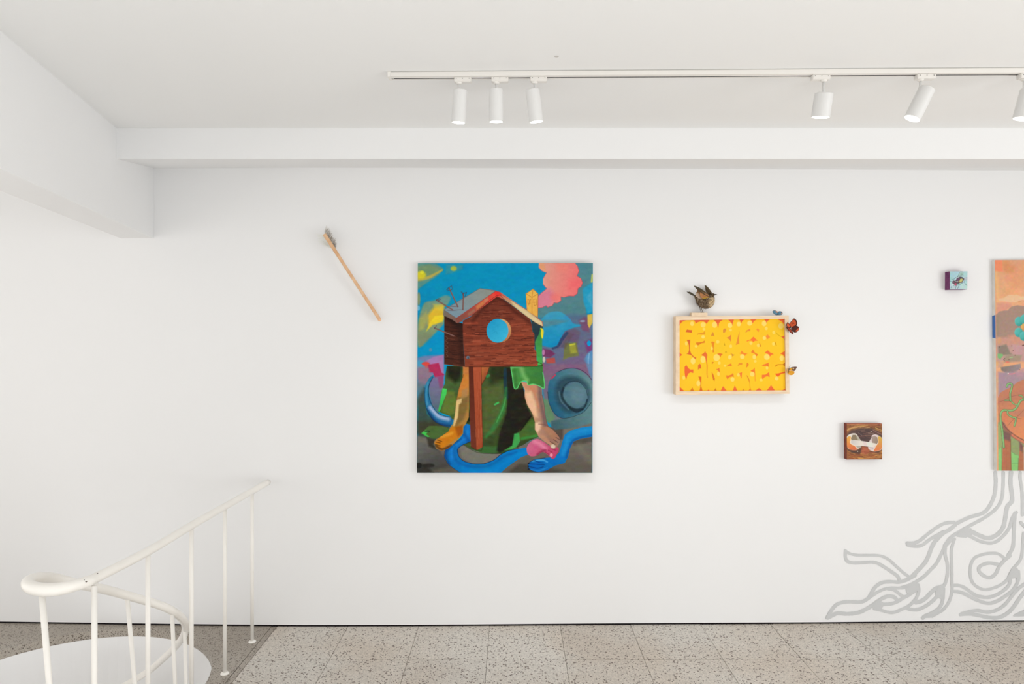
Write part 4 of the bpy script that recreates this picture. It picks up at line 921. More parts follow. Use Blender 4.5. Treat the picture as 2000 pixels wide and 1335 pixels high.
p.poly([(140, 1100), (200, 1090), (190, 1500), (140, 1500)], (160, 140, 116), .7, 30)
p.poly([(140, 1510), (W2, 1490), (W2, 1720), (140, 1680)], (208, 150, 132), .95, 60)
p.poly([(360, 1480), (580, 1440), (640, 1560), (480, 1640)], (218, 152, 124), .9, 50)
p.poly([(170, 1520), (220, 1510), (240, 1600), (170, 1640)], (222, 160, 110), .8, 16)
p.poly([(140, 1660), (W2, 1640), (W2, 1960), (140, 1960)], (196, 152, 146), .9, 50)
p.poly([(170, 1680), (330, 1640), (400, 1800), (440, 1830), (300, 1840), (180, 1830)], (142, 128, 114), .9, 30); p.poly([(430, 1640), (668, 1680), (640, 1850), (480, 1840)], (206, 152, 156), .9, 40)
p.poly([(300, 1840), (620, 1840), (580, 1960), (280, 1980)], (168, 148, 124), .9, 40)
p.poly([(162, 1815), (250, 1820), (270, 1850), (210, 1920), (162, 1890)], (128, 190, 116), 1, 14); p.stroke([(390, 1890), (440, 1888)], 14, (160, 210, 140), .9, 8)
p.stroke([(290, 1940), (275, 1920), (300, 1905)], 9, (70, 40, 44), .9, 6); p.ell(345, 1973, 40, 14, (240, 118, 100), .9, 14)
p.poly([(170, 1950), (280, 1980), (250, 2060), (170, 2080)], (210, 158, 132), .9, 30)
p.poly([(220, 2070), (400, 2040), (590, 2000), (600, 2080), (500, 2170), (320, 2180), (230, 2130)], grad((250, 2100), (132, 120, 114), (580, 2050), (156, 138, 146)), .95, 22)
p.poly([(170, 2160), (W2, 2130), (W2, 2460), (250, 2560), (165, 2620)], (170, 142, 158), .95, 50)
p.stroke([(360, 2190), (430, 2195), (480, 2180)], 18, (232, 130, 140), .9, 10); p.ell(358, 2184, 12, 12, (235, 230, 220), .8, 6)
p.poly([(480, 2150), (668, 2080), (640, 2250), (520, 2260)], (196, 146, 158), .8, 40)
for x, y in ((430, 1670), (455, 1760), (490, 1845), (570, 2115), (640, 1660), (195, 1690), (375, 1925)): p.ell(x, y, 9, 9, (110, 60, 66), .8, 6)
# stump / table disc
p.poly([(160, 3180), (160, 2640), (200, 2550), (260, 2510), (420, 2430), (540, 2340), (668, 2290), (1400, 2150), (W2 - 900, 2200), (W2 - 300, 2600), (W2 - 500, 3200), (1800, 3560), (900, 3530), (668, 3440), (460, 3330), (300, 3190), (240, 3070)], grad((300, 2600), (206, 128, 94), (700, 3300), (236, 142, 92)), 1, 12)
p.poly([(165, 2690), (420, 2560), (668, 2480), (668, 2640), (400, 2700), (170, 2760)], (196, 122, 96), .6, 60)
p.poly([(240, 2900), (360, 2900), (330, 3140), (250, 3060)], (228, 128, 86), .8, 50); p.poly([(380, 2900), (668, 2850), (668, 3000), (520, 2990)], (198, 128, 104), .7, 50)
for L in ([(165, 2720), (290, 2685)], [(340, 3160), (430, 3060), (530, 2980), (668, 2840)], [(300, 2670), (400, 2620), (560, 2580), (668, 2580)]): p.stroke(L, 6, (140, 80, 66), .7, 6)
p.poly([(160, 3100), (240, 3060), (300, 3190), (460, 3330), (668, 3440), (900, 3530), (1800, 3560), (1800, 4000), (160, 4000)], (152, 166, 108), 1, 10)
p.stroke([(250, 3130), (330, 3250), (480, 3370), (668, 3470), (900, 3560)], 72, (166, 108, 90), 1, 14); p.stroke([(430, 3330), (560, 3420), (700, 3490)], 46, (228, 128, 92), .9, 20)
p.stroke([(244, 3090), (300, 3190), (460, 3330), (668, 3440), (900, 3530)], 8, (110, 66, 60), .9, 6)
p.poly([(165, 3130), (215, 3160), (225, 3560), (165, 3600)], (158, 178, 106), 1, 14); p.poly([(165, 3600), (220, 3560), (235, 4000), (165, 4000)], (142, 212, 122), 1, 14)
p.poly([(400, 3640), (540, 3720), (540, 4000), (400, 4000)], (140, 210, 118), 1, 14); p.stroke([(410, 3860), (530, 3860)], 6, (90, 150, 80), .7, 5); p.stroke([(410, 3640), (470, 3690), (500, 3700)], 8, (100, 140, 80), .7, 6)
for x0, x1 in ((222, 392), (530, 632), (700, 860), (1100, 1260), (1500, 1640)):
    yt = 3250 if x0 < 300 else 3460
    p.poly([(x0 + 40, yt), (x1, yt + 90), (x1 + 10, 4000), (x0, 4000)], grad((x0, 3600), (204, 112, 80), (x1, 3650), (190, 116, 80)), 1, 10)
    p.poly([(x0 + 20, yt - 20), (x1, yt + 70), (x1 - 10, yt + 200), (x0 + 40, yt + 160)], (120, 90, 90), .85, 40)
    p.stroke([(x0, 4000), (x0 + 6, yt + 300)], 7, (120, 60, 46), .8, 6); p.stroke([(x1 + 6, 4000), (x1, yt + 160)], 7, (120, 60, 46), .8, 6)
    p.stroke([((x0 + x1) / 2, yt + 200), ((x0 + x1) / 2 + 4, 3990)], 10, (176, 100, 74), .6, 10)
p.stroke([(640, 3560), (640, 3990)], 14, (226, 190, 160), .8, 8)
def vine(L, w_):
    p.stroke(L, w_ + 9, (82, 84, 62), .9, 6); p.stroke(L, w_, (128, 184, 112), 1, 6); p.stroke([(a - 4, b - 3) for a, b in L], w_ * .35, (156, 204, 130), .7, 6)
vine([(760, 2640), (668, 2665), (590, 2690), (545, 2760), (500, 2830), (440, 2870), (350, 2875), (262, 2872), (212, 2940), (212, 3080), (232, 3220), (250, 3380), (265, 3560)], 34)
vine([(340, 2890), (350, 2950), (430, 3000), (490, 3015), (488, 3080), (465, 3160)], 26); p.stroke([(490, 2995), (540, 3020), (600, 3028)], 7, (120, 90, 70), .9, 5)
vine([(515, 2772), (450, 2745), (400, 2690), (290, 2684)], 20); vine([(395, 2690), (392, 2560), (415, 2480), (430, 2400), (400, 2372), (350, 2385), (330, 2430)], 30)
vine([(560, 2590), (620, 2610), (640, 2670)], 18)
# flower
for cx, cy in ((566, 1215), (560, 1420), (672, 1170), (655, 1490), (775, 1230), (775, 1420)):
    p.ell(cx, cy, 78, 88, grad((cx - 60, cy - 60), (92, 200, 190), (cx + 70, cy + 60), (48, 156, 150)), 1, 8); p.ell(cx - 10, cy - 6, 40, 46, (80, 190, 182), .6, 40)
p.ell(668, 1318, 60, 62, grad((620, 1280), (236, 186, 90), (710, 1350), (222, 140, 76)), 1, 8)
p.stroke([(630, 1662), (660, 1655), (680, 1640)], 14, (90, 40, 40), .9, 8)
p.noise(3, 30, 30)
p.img = p.img * .86 + p.img.mean(2, keepdims=True) * .14
t = thing('painting', P(2118, 918, 3.8), 'tall orange painting with green vine, teal flower and stump, cut by the right edge', 'painting')
db = wd(1946) - .001; df = db - .026
cs = [(1943.3, 507.6), (2284, 506), (2284, 920), (1947.2, 918.6)]
fr, o = canvas_box(t, cs, df, db, M['canvas_edge'])
p.build('painted_canvas', fr, M['paint'], t)
blue = mat('blue_edge_paint', (74, 118, 184), .6, .2)
f0, f3 = fr[0], fr[3]
def side(tv): q_ = f0.lerp(f3, tv); return q_
a, b = side((614.5 - 507.6) / 411), side((660.5 - 507.6) / 411)
mesh('edge_paint_patch', *hexa([Vector((a.x - .0008, df + .0008, a.z)), Vector((b.x - .0008, df + .0008, b.z)), Vector((b.x - .0008, db - .001, b.z + .003)), Vector((a.x - .0008, db - .001, a.z - .006))],
     [Vector((a.x, df + .0008, a.z)), Vector((b.x, df + .0008, b.z)), Vector((b.x, db - .001, b.z + .003)), Vector((a.x, db - .001, a.z - .006))]), blue, t)

# ===== grey root drawing painted on the wall
dv, dfc = [], []
def ribbon(L, w0, off):
    pts = np.array(catmull([(a[0], a[1], (a[2] if len(a) > 2 else w0)) for a in L], 6))
    # even resampling
    seg = np.hypot(*(np.diff(pts[:, :2], axis=0).T)); s = np.concatenate([[0], np.cumsum(seg)])
    n = max(int(s[-1] / 3.0), 3); u = np.linspace(0, s[-1], n)
    X = np.interp(u, s, pts[:, 0]); Y = np.interp(u, s, pts[:, 1]); Wd = np.interp(u, s, pts[:, 2])
    ph = rng.uniform(0, 6); Wd = Wd * (1 + .05 * np.sin(u * .35 + ph) + .03 * np.sin(u * .9 + ph))
    tx, tyy = np.gradient(X), np.gradient(Y); l = np.hypot(tx, tyy) + 1e-9; nx, ny = -tyy / l, tx / l
    base = len(dv)
    for i in range(n):
        for sg in (-1, 1):
            dv.append(PW(X[i] + nx[i] * sg * Wd[i] / 2, Y[i] + ny[i] * sg * Wd[i] / 2, off))
    for i in range(n - 1): dfc.append([base + 2 * i, base + 2 * i + 1, base + 2 * i + 3, base + 2 * i + 2])
    for i in (0, n - 1):
        c = len(dv); r = Wd[i] / 2
        for k in range(10): dv.append(PW(X[i] + r * math.cos(k * .628), Y[i] + r * math.sin(k * .628), off + .00005))
        dfc.append([c + k for k in range(10)])
def patch(L, off):
    c = len(dv)
    for x, y in L: dv.append(PW(x, y, off))
    dfc.append([c + k for k in range(len(L))])
fM = lambda L: [(1600 + a[0] / 4.1725, 900 + a[1] / 4.1725) for a in L]
f1 = lambda L: [(1760 + a[0] / 7.417, 1040 + a[1] / 7.417) for a in L]
f2 = lambda L: [(1600 + a[0] / 8.333, 1060 + a[1] / 8.333) for a in L]
R_ = [(fM([(1435, 92), (1440, 180), (1425, 290), (1380, 380), (1330, 425), (1220, 460), (1120, 508)]), 7.2),
 (fM([(1100, 500), (1030, 505), (960, 540), (880, 600), (820, 648), (770, 668), (718, 668)]), 6.5), (fM([(1010, 575), (900, 640), (840, 685), (780, 695), (722, 682)]), 6.2),
 (fM([(1502, 92), (1500, 200), (1488, 310), (1440, 390), (1350, 460), (1250, 515), (1150, 572), (1070, 625), (1020, 690)]), 6.2),
 (f1([(740, 90), (640, 200), (575, 330), (510, 450), (420, 545), (330, 635), (240, 695), (130, 755), (0, 795)]), 6.4),
 (fM([(1110, 520), (1060, 560), (1000, 595), (960, 640)]), 7.5),
 (f1([(620, 0), (520, 90), (450, 200), (400, 330), (350, 430), (260, 530), (150, 645)]), 7.8),
 (f2([(1560, 525), (1440, 592), (1300, 634), (1150, 628), (1020, 645), (920, 710), (860, 800), (815, 880)]), 7.0),
 (fM([(1565, 92), (1560, 180), (1574, 318), (1535, 370), (1520, 450), (1500, 540), (1450, 600), (1380, 628), (1310, 607), (1225, 565)]), 8.0),
 (fM([(1608, 418), (1572, 470), (1552, 540), (1510, 600), (1450, 652), (1390, 668), (1310, 652), (1230, 612), (1180, 600)]), 6.2),
 (fM([(1596, 425), (1588, 560), (1580, 700), (1540, 768)]), 6.8),
 (f1([(1580, 330), (1480, 420), (1415, 500), (1375, 590), (1290, 652), (1200, 622), (1130, 555), (1140, 490), (1220, 448), (1300, 440), (1430, 462)]), 6.6),
 (f1([(1500, 370), (1410, 305), (1300, 295), (1180, 315), (1070, 362), (1010, 470), (1003, 620), (1040, 720), (1120, 792), (1220, 824), (1330, 802), (1450, 752), (1540, 680), (1590, 590), (1620, 530)]), 5.6),
 (f1([(1775, 0), (1762, 200), (1745, 350), (1695, 440), (1620, 525), (1560, 630)]), 5.6),
 (f1([(1700, 560), (1700, 680), (1630, 820), (1500, 925), (1380, 995), (1270, 1020), (1170, 1000), (1050, 950), (900, 872), (800, 850), (750, 850)]), 6.6),
 (f1([(1580, 650), (1568, 750), (1480, 842), (1370, 905), (1250, 935), (1130, 920), (1040, 880), (930, 800), (850, 765), (755, 762)]), 6.4),
 (f1([(640, 220), (642, 330), (672, 450), (672, 600), (645, 720), (600, 800)]), 6.2),
 (f1([(775, 90), (730, 250), (735, 450), (738, 700), (738, 850), (700, 990), (620, 1105), (520, 1170), (440, 1205), (350, 1212), (318, 1240)]), 5.6),
 (f1([(600, 775), (500, 810), (420, 885), (350, 955), (280, 995), (215, 1010)]), 7.6), (f1([(545, 900), (450, 995), (350, 1065), (250, 1110), (150, 1112), (80, 1090)]), 6.6),
 (f1([(605, 900), (600, 1000), (560, 1080), (480, 1145), (400, 1185), (335, 1210), (316, 1238)]), 6.4),
 (f2([(1615, 690), (1625, 770), (1590, 880), (1540, 950), (1450, 1030), (1330, 1085), (1210, 1130), (1100, 1120), (1000, 1090), (900, 1070)]), 6.0),
 (f2([(1560, 780), (1460, 845), (1350, 905), (1280, 950), (1180, 985), (1060, 995), (980, 1000)]), 6.4), (f2([(1450, 725), (1300, 732), (1120, 735), (980, 785), (870, 855), (800, 905)]), 5.6),
 (f2([(1120, 745), (1220, 765), (1300, 820), (1385, 885)]), 6.0),
 (f2([(1280, 945), (1230, 885), (1150, 862), (1060, 885), (960, 945), (880, 1005), (750, 1085), (620, 1135), (450, 1152), (300, 1140), (200, 1185), (140, 1215)]), 7.4),
 (f2([(870, 830), (800, 900), (720, 948), (640, 960), (500, 955), (380, 965), (280, 1005), (210, 1085), (160, 1160), (130, 1210)]), 6.6),
 (f2([(425, 118), (480, 162), (600, 195), (800, 198), (950, 200), (1060, 228), (1150, 280), (1250, 370), (1370, 478), (1480, 562)]), 5.4),
 (f2([(430, 150), (430, 240), (470, 300), (560, 322), (700, 318), (850, 308), (960, 330), (1080, 400), (1200, 478), (1280, 540), (1302, 590)]), 6.2),
 (f1([(1820, 720), (1690, 820), (1600, 925), (1500, 1045), (1380, 1122), (1250, 1150), (1110, 1125), (980, 1145), (900, 1165), (865, 1185)]), 6.4),
 (f1([(1830, 800), (1710, 960), (1620, 1090), (1520, 1180), (1400, 1230), (1250, 1222), (1100, 1190), (980, 1172), (880, 1180)]), 7.2),
 (fM([(1640, 92), (1640, 150), (1655, 250), (1658, 440)]), 5.8), (fM([(1645, 500), (1680, 540), (1760, 640), (1800, 800), (1900, 1000), (2100, 1100)]), 6.0),
 (fM([(1760, 92), (1770, 250), (1830, 400), (1980, 520), (2140, 600), (2300, 760)]), 6.5), (fM([(1860, 92), (1870, 230), (1930, 340), (2080, 440), (2240, 500), (2420, 700)]), 6.5)]
for i, (L, w_) in enumerate(R_): ribbon(L, w_, .0012 + i * .00002)
for i, L in enumerate([fM([(1110, 605), (1170, 560), (1240, 545), (1245, 600), (1195, 625), (1130, 618)]), f1([(1590, 540), (1680, 500), (1720, 580), (1725, 680), (1690, 760), (1665, 700), (1665, 650), (1590, 668), (1555, 620)]),
    f1([(600, 745), (640, 800), (632, 960), (580, 955), (505, 920), (500, 850), (540, 780)]), f2([(1410, 715), (1560, 650), (1630, 660), (1645, 740), (1580, 785), (1480, 850), (1420, 800)]),
    f2([(950, 925), (1040, 960), (1060, 1000), (1000, 1090), (890, 1095), (865, 1030)]), f2([(100, 1232), (150, 1130), (215, 1150), (255, 1185), (180, 1232)]), f1([(1632, 1190), (1720, 1145), (1830, 1095), (1830, 1205), (1632, 1215)]),
    fM([(712, 655), (770, 655), (800, 690), (730, 692), (712, 680)]), f1([(400, 1160), (500, 1110), (560, 1100), (520, 1180), (460, 1230), (350, 1225)])]): patch(L, .0022 + i * .00002)
o = mesh('wall_drawing', dv, dfc, M['mural'])
tag(o, 'grey line drawing of tangled tree roots painted on the wall below the tall orange painting', 'wall drawing')

# ------------------------------------------------------------------ arrow with feathers stuck on the wall
a0, a1 = PW(633.5, 457, .075), PW(742.5, 625.5, .030)
t = thing('wooden_arrow', a1, 'thin slanted wooden arrow shaft with grey feather fletching, left of the birdhouse painting', 'arrow')
ax = (a1 - a0).normalized()
pts = [a0 + ax * s for s in (0, .004)] + [a0.lerp(a1, k) for k in (.15, .3, .5, .7, .85)] + [a1 - ax * .012, a1]
v_, f_ = tube(pts, [.0098, .0106, .0100, .0092, .0090, .0090, .0094, .0098, .0060], 14)
mesh('shaft', v_, f_, M['dowel'], t, smooth=True)
v_, f_ = tube([a1 - ax * .014, a1 - ax * .004, a1 + ax * .003], [.0102, .0098, .0050], 14)
mesh('cut_tip', v_, f_, mat('fresh_cut_wood', (240, 192, 150), .6), t, smooth=True)
# peg that holds it on the wall
mid = a0.lerp(a1, .8); v_, f_ = tube([mid, Vector((mid.x, wy(mid.x) + .002, mid.z))], .003, 8); mesh('wall_peg', v_, f_, M['dowel'], t)
def barbs(cols, n, basef, tipf, w_, name, depth):
    groups = [([], []) for _ in cols]
    for i in range(n):
        u = (i + rng.uniform(0, 1)) / n; bx, by = basef(u); tx_, ty_ = tipf(u)
        tx_ += rng.normal(0, 22); ty_ += rng.normal(0, 26)
        d0 = 3.81 - .075 + .02 * u; B = P(610 + bx / 19.07, 435 + by / 19.07, d0 + rng.uniform(-.006, .006)); Tp = P(610 + tx_ / 19.07, 435 + ty_ / 19.07, d0 + depth + rng.uniform(-.01, .006))
        v, f = groups[int(rng.integers(len(cols)))]
        dr = (Tp - B).normalized(); sd = dr.cross(Vector((0, 1, 0))).normalized() * w_; c = len(v); md = B.lerp(Tp, .6) + sd * rng.uniform(-.8, .8)
        yv = Vector((0, .0003, 0))
        v += [B + sd, B - sd, md + sd * .8, md - sd * .8, Tp, B + yv, md + yv, Tp + yv]
        f += [[c, c + 1, c + 3, c + 2], [c + 2, c + 3, c + 4], [c + 1, c + 5, c + 6, c + 3], [c + 5, c, c + 2, c + 6], [c + 3, c + 6, c + 4], [c + 6, c + 2, c + 4]]
    first = None
    for k, ((v, f), cc) in enumerate(zip(groups, cols)):
        if v:
            o = mesh(name, v, f, mat('feather_barbs', cc, .8, .1), t); o['kind'] = 'stuff'
def lerp2(a, b, u): return (a[0] + (b[0] - a[0]) * u, a[1] + (b[1] - a[1]) * u)
def polyl(L, u):
    s = u * (len(L) - 1); i = min(int(s), len(L) - 2); return lerp2(L[i], L[i + 1], s - i)
barbs([(222, 218, 212), (190, 183, 175), (234, 231, 226), (140, 128, 116), (206, 198, 188)], 430, lambda u: lerp2((455, 350), (850, 930), u), lambda u: (lambda a, b, r: (a[0] + (b[0] - a[0]) * r, a[1] + (b[1] - a[1]) * r))(lerp2((455, 350), (850, 930), u), polyl([(520, 120), (640, 170), (690, 270), (750, 440), (840, 580), (925, 700), (910, 830), (880, 960)], u), rng.uniform(.5, 1.08)), .0007, 'feather', .0)
barbs([(244, 243, 238), (238, 239, 230), (246, 245, 240)], 60, lambda u: lerp2((400, 450), (690, 940), u), lambda u: polyl([(60, 380), (120, 520), (200, 640), (190, 740), (330, 800), (460, 900)], u), .0006, 'pale_feather', .02)
barbs([(205, 205, 194)], 6, lambda u: lerp2((560, 740), (680, 940), u), lambda u: polyl([(290, 670), (350, 740), (480, 800)], u), .0006, 'pale_feather', .01)

# ------------------------------------------------------------------ bird on its perch
bs = 16.69
def Bp(a, b, d): return P(1325 + a / bs, 545 + b / bs, d)
dB = dfr + .018
blk0 = Bp(432, 1085, dfr - .004); blk1 = Bp(950, 1200, dfr - .004)
t = thing('perch_block', (blk0.x, dfr + .01, FT), 'small pale wooden block on top of the frame under the bird', 'wooden block')
bmo('block', box_bm((blk0.x, dfr - .004, FT + .0005), (blk1.x, dfr + .040, blk0.z), .0008), M['pine'], t)
PT = blk0.z
t = thing('stuffed_bird', (Bp(770, 1080, dB).x, dB, PT), 'small brown speckled bird with raised wings standing on the block above the print', 'bird')
sec = [(530, 545, 30), (600, 600, 80), (690, 675, 150), (790, 735, 190), (890, 755, 200), (980, 740, 190), (1045, 670, 152), (1080, 590, 108), (1100, 535, 80), (1130, 512, 62), (1165, 503, 40)]
ss = catmull([np.array(s, float) for s in sec], 5); v_, f_, cols = [], [], []
NS = 26
for i, (a, b, r) in enumerate(ss):
    pa, pb = ss[max(i - 1, 0)], ss[min(i + 1, len(ss) - 1)]; dx, dy = pb[0] - pa[0], pb[1] - pa[1]; l = math.hypot(dx, dy) or 1; nx, ny = -dy / l, dx / l
    for k in range(NS):
        th = 2 * math.pi * k / NS; rr = r * (1 + rng.normal(0, .022)); cu = math.cos(th)
        x_, y_ = a + nx * rr * cu, b + ny * rr * cu; dd = -math.sin(th) * rr * .85 / bs * dB / F
        v_.append(Bp(x_, y_, dB + dd))
        front = min(max((x_ - 930) / 180, 0), 1) * min(max((y_ - 540) / 80, 0), 1); low = min(max((y_ - 640) / 250, 0), 1)
        base = np.array((104, 84, 62)) * (1 - front) + np.array((222, 192, 146)) * front
        base = base * (1 - .5 * low * (1 - front)) + np.array((150, 128, 106)) * .5 * low * (1 - front)
        if y_ < 600 and x_ > 960: base = np.array((92, 72, 48))
        sp = rng.uniform()
        if sp < .30: base = base * .5
        elif sp > .82: base = base * .5 + np.array((206, 186, 160)) * .5
        cols.append((*lin(np.clip(base, 0, 255)), 1))
n = len(ss)
for i in range(n - 1):
    for k in range(NS): f_.append([i * NS + k, i * NS + (k + 1) % NS, (i + 1) * NS + (k + 1) % NS, (i + 1) * NS + k])
f_.append(list(range(NS))); f_.append([(n - 1) * NS + k for k in range(NS)])
o = mesh('body', v_, f_, M['paint'], t, smooth=True)
at = o.data.color_attributes.new('Col', 'FLOAT_COLOR', 'POINT'); at.data.foreach_set('color', np.array(cols, np.float32).reshape(-1))
# ruffled breast feathers
v_, f_ = [], []; grp = {0: ([], []), 1: ([], []), 2: ([], [])}
for k in range(420):
    i = int(rng.uniform(8, len(ss) - 14)); a, b, r = ss[i]; th = rng.uniform(0, 2 * math.pi)
    pa, pb = ss[i - 1], ss[i + 1]; dx, dy = pb[0] - pa[0], pb[1] - pa[1]; l = math.hypot(dx, dy); nx, ny = -dy / l, dx / l
    cu = math.cos(th); x_, y_ = a + nx * r * cu, b + ny * r * cu; dd = -abs(math.sin(th)) * r * .85 / bs * dB / F
    B0 = Bp(x_, y_, dB + dd - .0004); x2, y2 = x_ - dx / l * 34 + nx * cu * 12, y_ - dy / l * 20 + ny * cu * 14 + 14; T0 = Bp(x2, y2, dB + dd - .0016)
    front = x_ > 1000 and y_ > 580
    g = grp[2 if (front and rng.uniform() < .55) else (1 if rng.uniform() < .4 else 0)]
    sd = (T0 - B0).cross(Vector((0, 1, 0))); sd = sd.normalized() * .0013 if sd.length > 1e-9 else Vector((.001, 0, 0)); c = len(g[0])
    mdv = B0.lerp(T0, .55) + Vector((0, -.0005, 0)); g[0].extend([B0, mdv + sd, T0, mdv - sd]); g[1].append([c, c + 1, c + 2, c + 3])
for g, cc in ((0, (92, 74, 56)), (1, (128, 108, 86)), (2, (232, 206, 162))):
    o = mesh('body_feather', *grp[g], mat('body_feather', cc, .8, .1), t); o['kind'] = 'stuff'
bk_ = mat('bird_beak', (74, 66, 56), .5); 
v_, f_ = tube([Bp(1150, 503, dB), Bp(1200, 500, dB), Bp(1230, 492, dB), Bp(1258, 490, dB)], [.0080 * .8, .0030, .0020, .0006], 10); mesh('beak', v_, f_, bk_, t, smooth=True)
bm = bmesh.new(); bmesh.ops.create_uvsphere(bm, u_segments=12, v_segments=8, radius=.0016, matrix=Matrix.Translation(Bp(1128, 500, dB - .0095))); bmo('eye', bm, mat('bird_eye', (20, 16, 14), .15, .6), t, smooth=True)
def leaf(p0, p1, w_, dd, cc, name, par, bend=0, d1=None):   # a feather: pointed blade with a ridge
    d0 = dB + dd; d1 = d0 if d1 is None else dB + d1
    A, B = Vector(Bp(p0[0], p0[1], d0)), Vector(Bp(p1[0], p1[1], d1)); D = B - A; sd = D.cross(Vector((0, 1, 0))).normalized(); v, f = [], []
    prof = [(0, .35), (.25, .8), (.55, 1), (.8, .85), (.94, .5), (1, .05)]
    ww = w_ / bs * dB / F / 2
    for s_, w__ in prof:
        c = A + D * s_ + sd * bend * math.sin(s_ * math.pi) * ww; v += [c + sd * ww * w__, c + Vector((0, -.0009, 0)), c - sd * ww * w__, c + Vector((0, .0006, 0))]
    for i in range(len(prof) - 1):
        for k in range(4): f.append([i * 4 + k, i * 4 + (k + 1) % 4, i * 4 + 4 + (k + 1) % 4, i * 4 + 4 + k])
    return mesh(name, v, f, cc, par)
fd = mat('dark_flight_feather', (92, 86, 70), .7, .15, noise=(300, (74, 66, 54), (1, 1, 1))); fb = mat('brown_flight_feather', (150, 116, 82), .7, .15, noise=(300, (126, 96, 66), (1, 1, 1)))
fo = mat('rust_covert_feather', (186, 132, 88), .75, .1, noise=(250, (160, 106, 66), (1, 1, 1))); fp = mat('pale_feather_tip', (200, 178, 158), .8, .1, noise=(200, (172, 146, 124), (1, 1, 1)))
fk = mat('deep_brown_feather', (78, 64, 46), .75, .1, noise=(260, (100, 82, 58), (1, 1, 1))); fy = mat('olive_covert_feather', (168, 130, 52), .75, .1)
nw = mesh('near_wing', *tube([Bp(985, 590, dB - .020), Bp(960, 530, dB - .024), Bp(870, 440, dB - .027), Bp(760, 350, dB - .030)], [.0045, .0042, .003, .0016], 8), fk, t, smooth=True)
for i, (tp, w_, cc) in enumerate([((498, 215), 62, fd), ((530, 250), 62, fd), ((575, 300), 66, fd), ((600, 350), 70, fb), ((600, 395), 76, fb), ((575, 430), 84, fb), ((555, 470), 90, fp), ((545, 510), 92, fp), ((560, 555), 92, fp), ((620, 605), 90, fp), ((680, 640), 84, fp)]):
    b_ = polyl([(900, 450), (930, 490), (960, 540), (975, 600)], i / 10); leaf(b_, tp, w_, -.026 + i * .0006, cc, 'feather', nw, -.4)
for i, (tp, w_, cc) in enumerate([((640, 335), 60, fk), ((690, 390), 80, fb), ((690, 440), 84, fo), ((690, 490), 90, fo), ((700, 540), 90, fo), ((720, 590), 84, fo), ((770, 620), 80, fy), ((720, 560), 40, fy)]):
    b_ = polyl([(940, 480), (985, 530), (985, 600)], i / 7); leaf(b_, tp, w_, -.031 + i * .0004, cc, 'feather', nw, -.3)
leaf((985, 560), (500, 214), 40, -.0325, fk, 'feather', nw, 1.4)
fw = mesh('far_wing', *tube([Bp(1070, 520, dB + .012), Bp(1070, 440, dB + .018), Bp(990, 330, dB + .022), Bp(900, 240, dB + .024)], [.0042, .004, .0025, .001], 8), fk, t, smooth=True)
for i, (tp, w_) in enumerate([((858, 198), 54), ((862, 240), 60), ((868, 290), 66), ((874, 340), 72), ((884, 385), 80), ((910, 420), 84), ((950, 460), 84), ((990, 490), 70)]):
    b_ = polyl([(1010, 340), (1060, 400), (1090, 460), (1080, 520)], i / 7); leaf(b_, tp, w_, .020 - i * .0006, fk, 'feather', fw)
leaf((1110, 480), (856, 197), 50, .014, fk, 'feather', fw, 1.2)
tl = leaf((620, 590), (270, 402), 46, -.001, fd, 'tail', t)
for k, (tp, w_) in enumerate([((285, 420), 40), ((345, 402), 40), ((310, 405), 40)]): leaf((620, 590), tp, w_, -.003 + k * .003, fd, 'feather', tl)
lg = mat('bird_leg', (92, 74, 58), .6)
for (x0, y0, x1, y1, dd) in ((690, 915, 752, 1078, -.006), (738, 925, 800, 1074, .006)):
    T0 = Bp(x0, y0, dB + dd); B0 = Bp(x1, y1, dB + dd); B0.z = PT + .0012
    l_ = mesh('leg', *tube([Bp(x0 + 6, y0 - 50, dB + dd), T0, T0.lerp(B0, .5), B0], [.0024, .0017, .0014, .0015], 8), lg, t, smooth=True)
    for ang, ln in ((-.5, .009), (0, .010), (.5, .009), (math.pi, .006)):
        e_ = B0 + Vector((math.cos(ang) * ln, math.sin(ang) * ln, -.0006)); mesh('toe', *tube([B0, B0.lerp(e_, .5) + Vector((0, 0, .0006)), e_], [.0013, .0012, .0006], 6), lg, l_, smooth=True)

# ------------------------------------------------------------------ butterflies
us = 8.344
def Up(a, b, d): return P(1490 + a / us, 590 + b / us, d)
def plate(pts, d0, tiltx, thick, m, name, par, cx, smooth=True):
    """wing outline in photograph units, leaning out of the wall plane by tiltx metres per unit away from cx"""
    L = catmull(pts, 4, True) if smooth else pts
    fr_ = [Up(a, b, d0 + (a - cx) * tiltx) for a, b in L]; bk__ = [v + Vector((0, thick, 0)) for v in fr_]
    return mesh(name, *hexa(fr_, bk__), m, par)
def shrink(pts, k, c=None):
    a = np.array(pts, float); c = a.mean(0) if c is None else np.array(c); return [tuple(c + (q_ - c) * k) for q_ in a]
bk1 = mat('dark_brown_wing', (84, 42, 34), .6, .2); or1 = mat('orange_wing_scales', (224, 102, 56), .6, .2, noise=(220, (204, 80, 46), (1, 1, 1))); or2 = mat('rust_wing_scales', (160, 66, 44), .6, .2); bodym = mat('insect_body', (66, 46, 38), .7)
dW = dfr - .006
t = thing('butterfly', Up(455, 420, dfr), 'orange and dark brown butterfly on the right side of the frame near its top corner', 'butterfly', 'butterflies on the frame')
w1 = [(432, 352), (470, 300), (508, 262), (545, 290), (560, 330), (552, 372), (505, 398), (460, 412)]
o = plate(w1, dW, -.00018, .0006, bk1, 'wing', t, 450); plate(shrink(w1, .80, (462, 360)), dW - .0008, -.00018, .0005, or1, 'wing_patch', o, 450)
for (a, b) in ((470, 320), (492, 330), (486, 352), (506, 345)): plate([(a - 7, b - 3), (a, b - 7), (a + 7, b + 2), (a, b + 5)], dW - .0015, -.00018, .0004, bk1, 'wing_spot', o, 450)
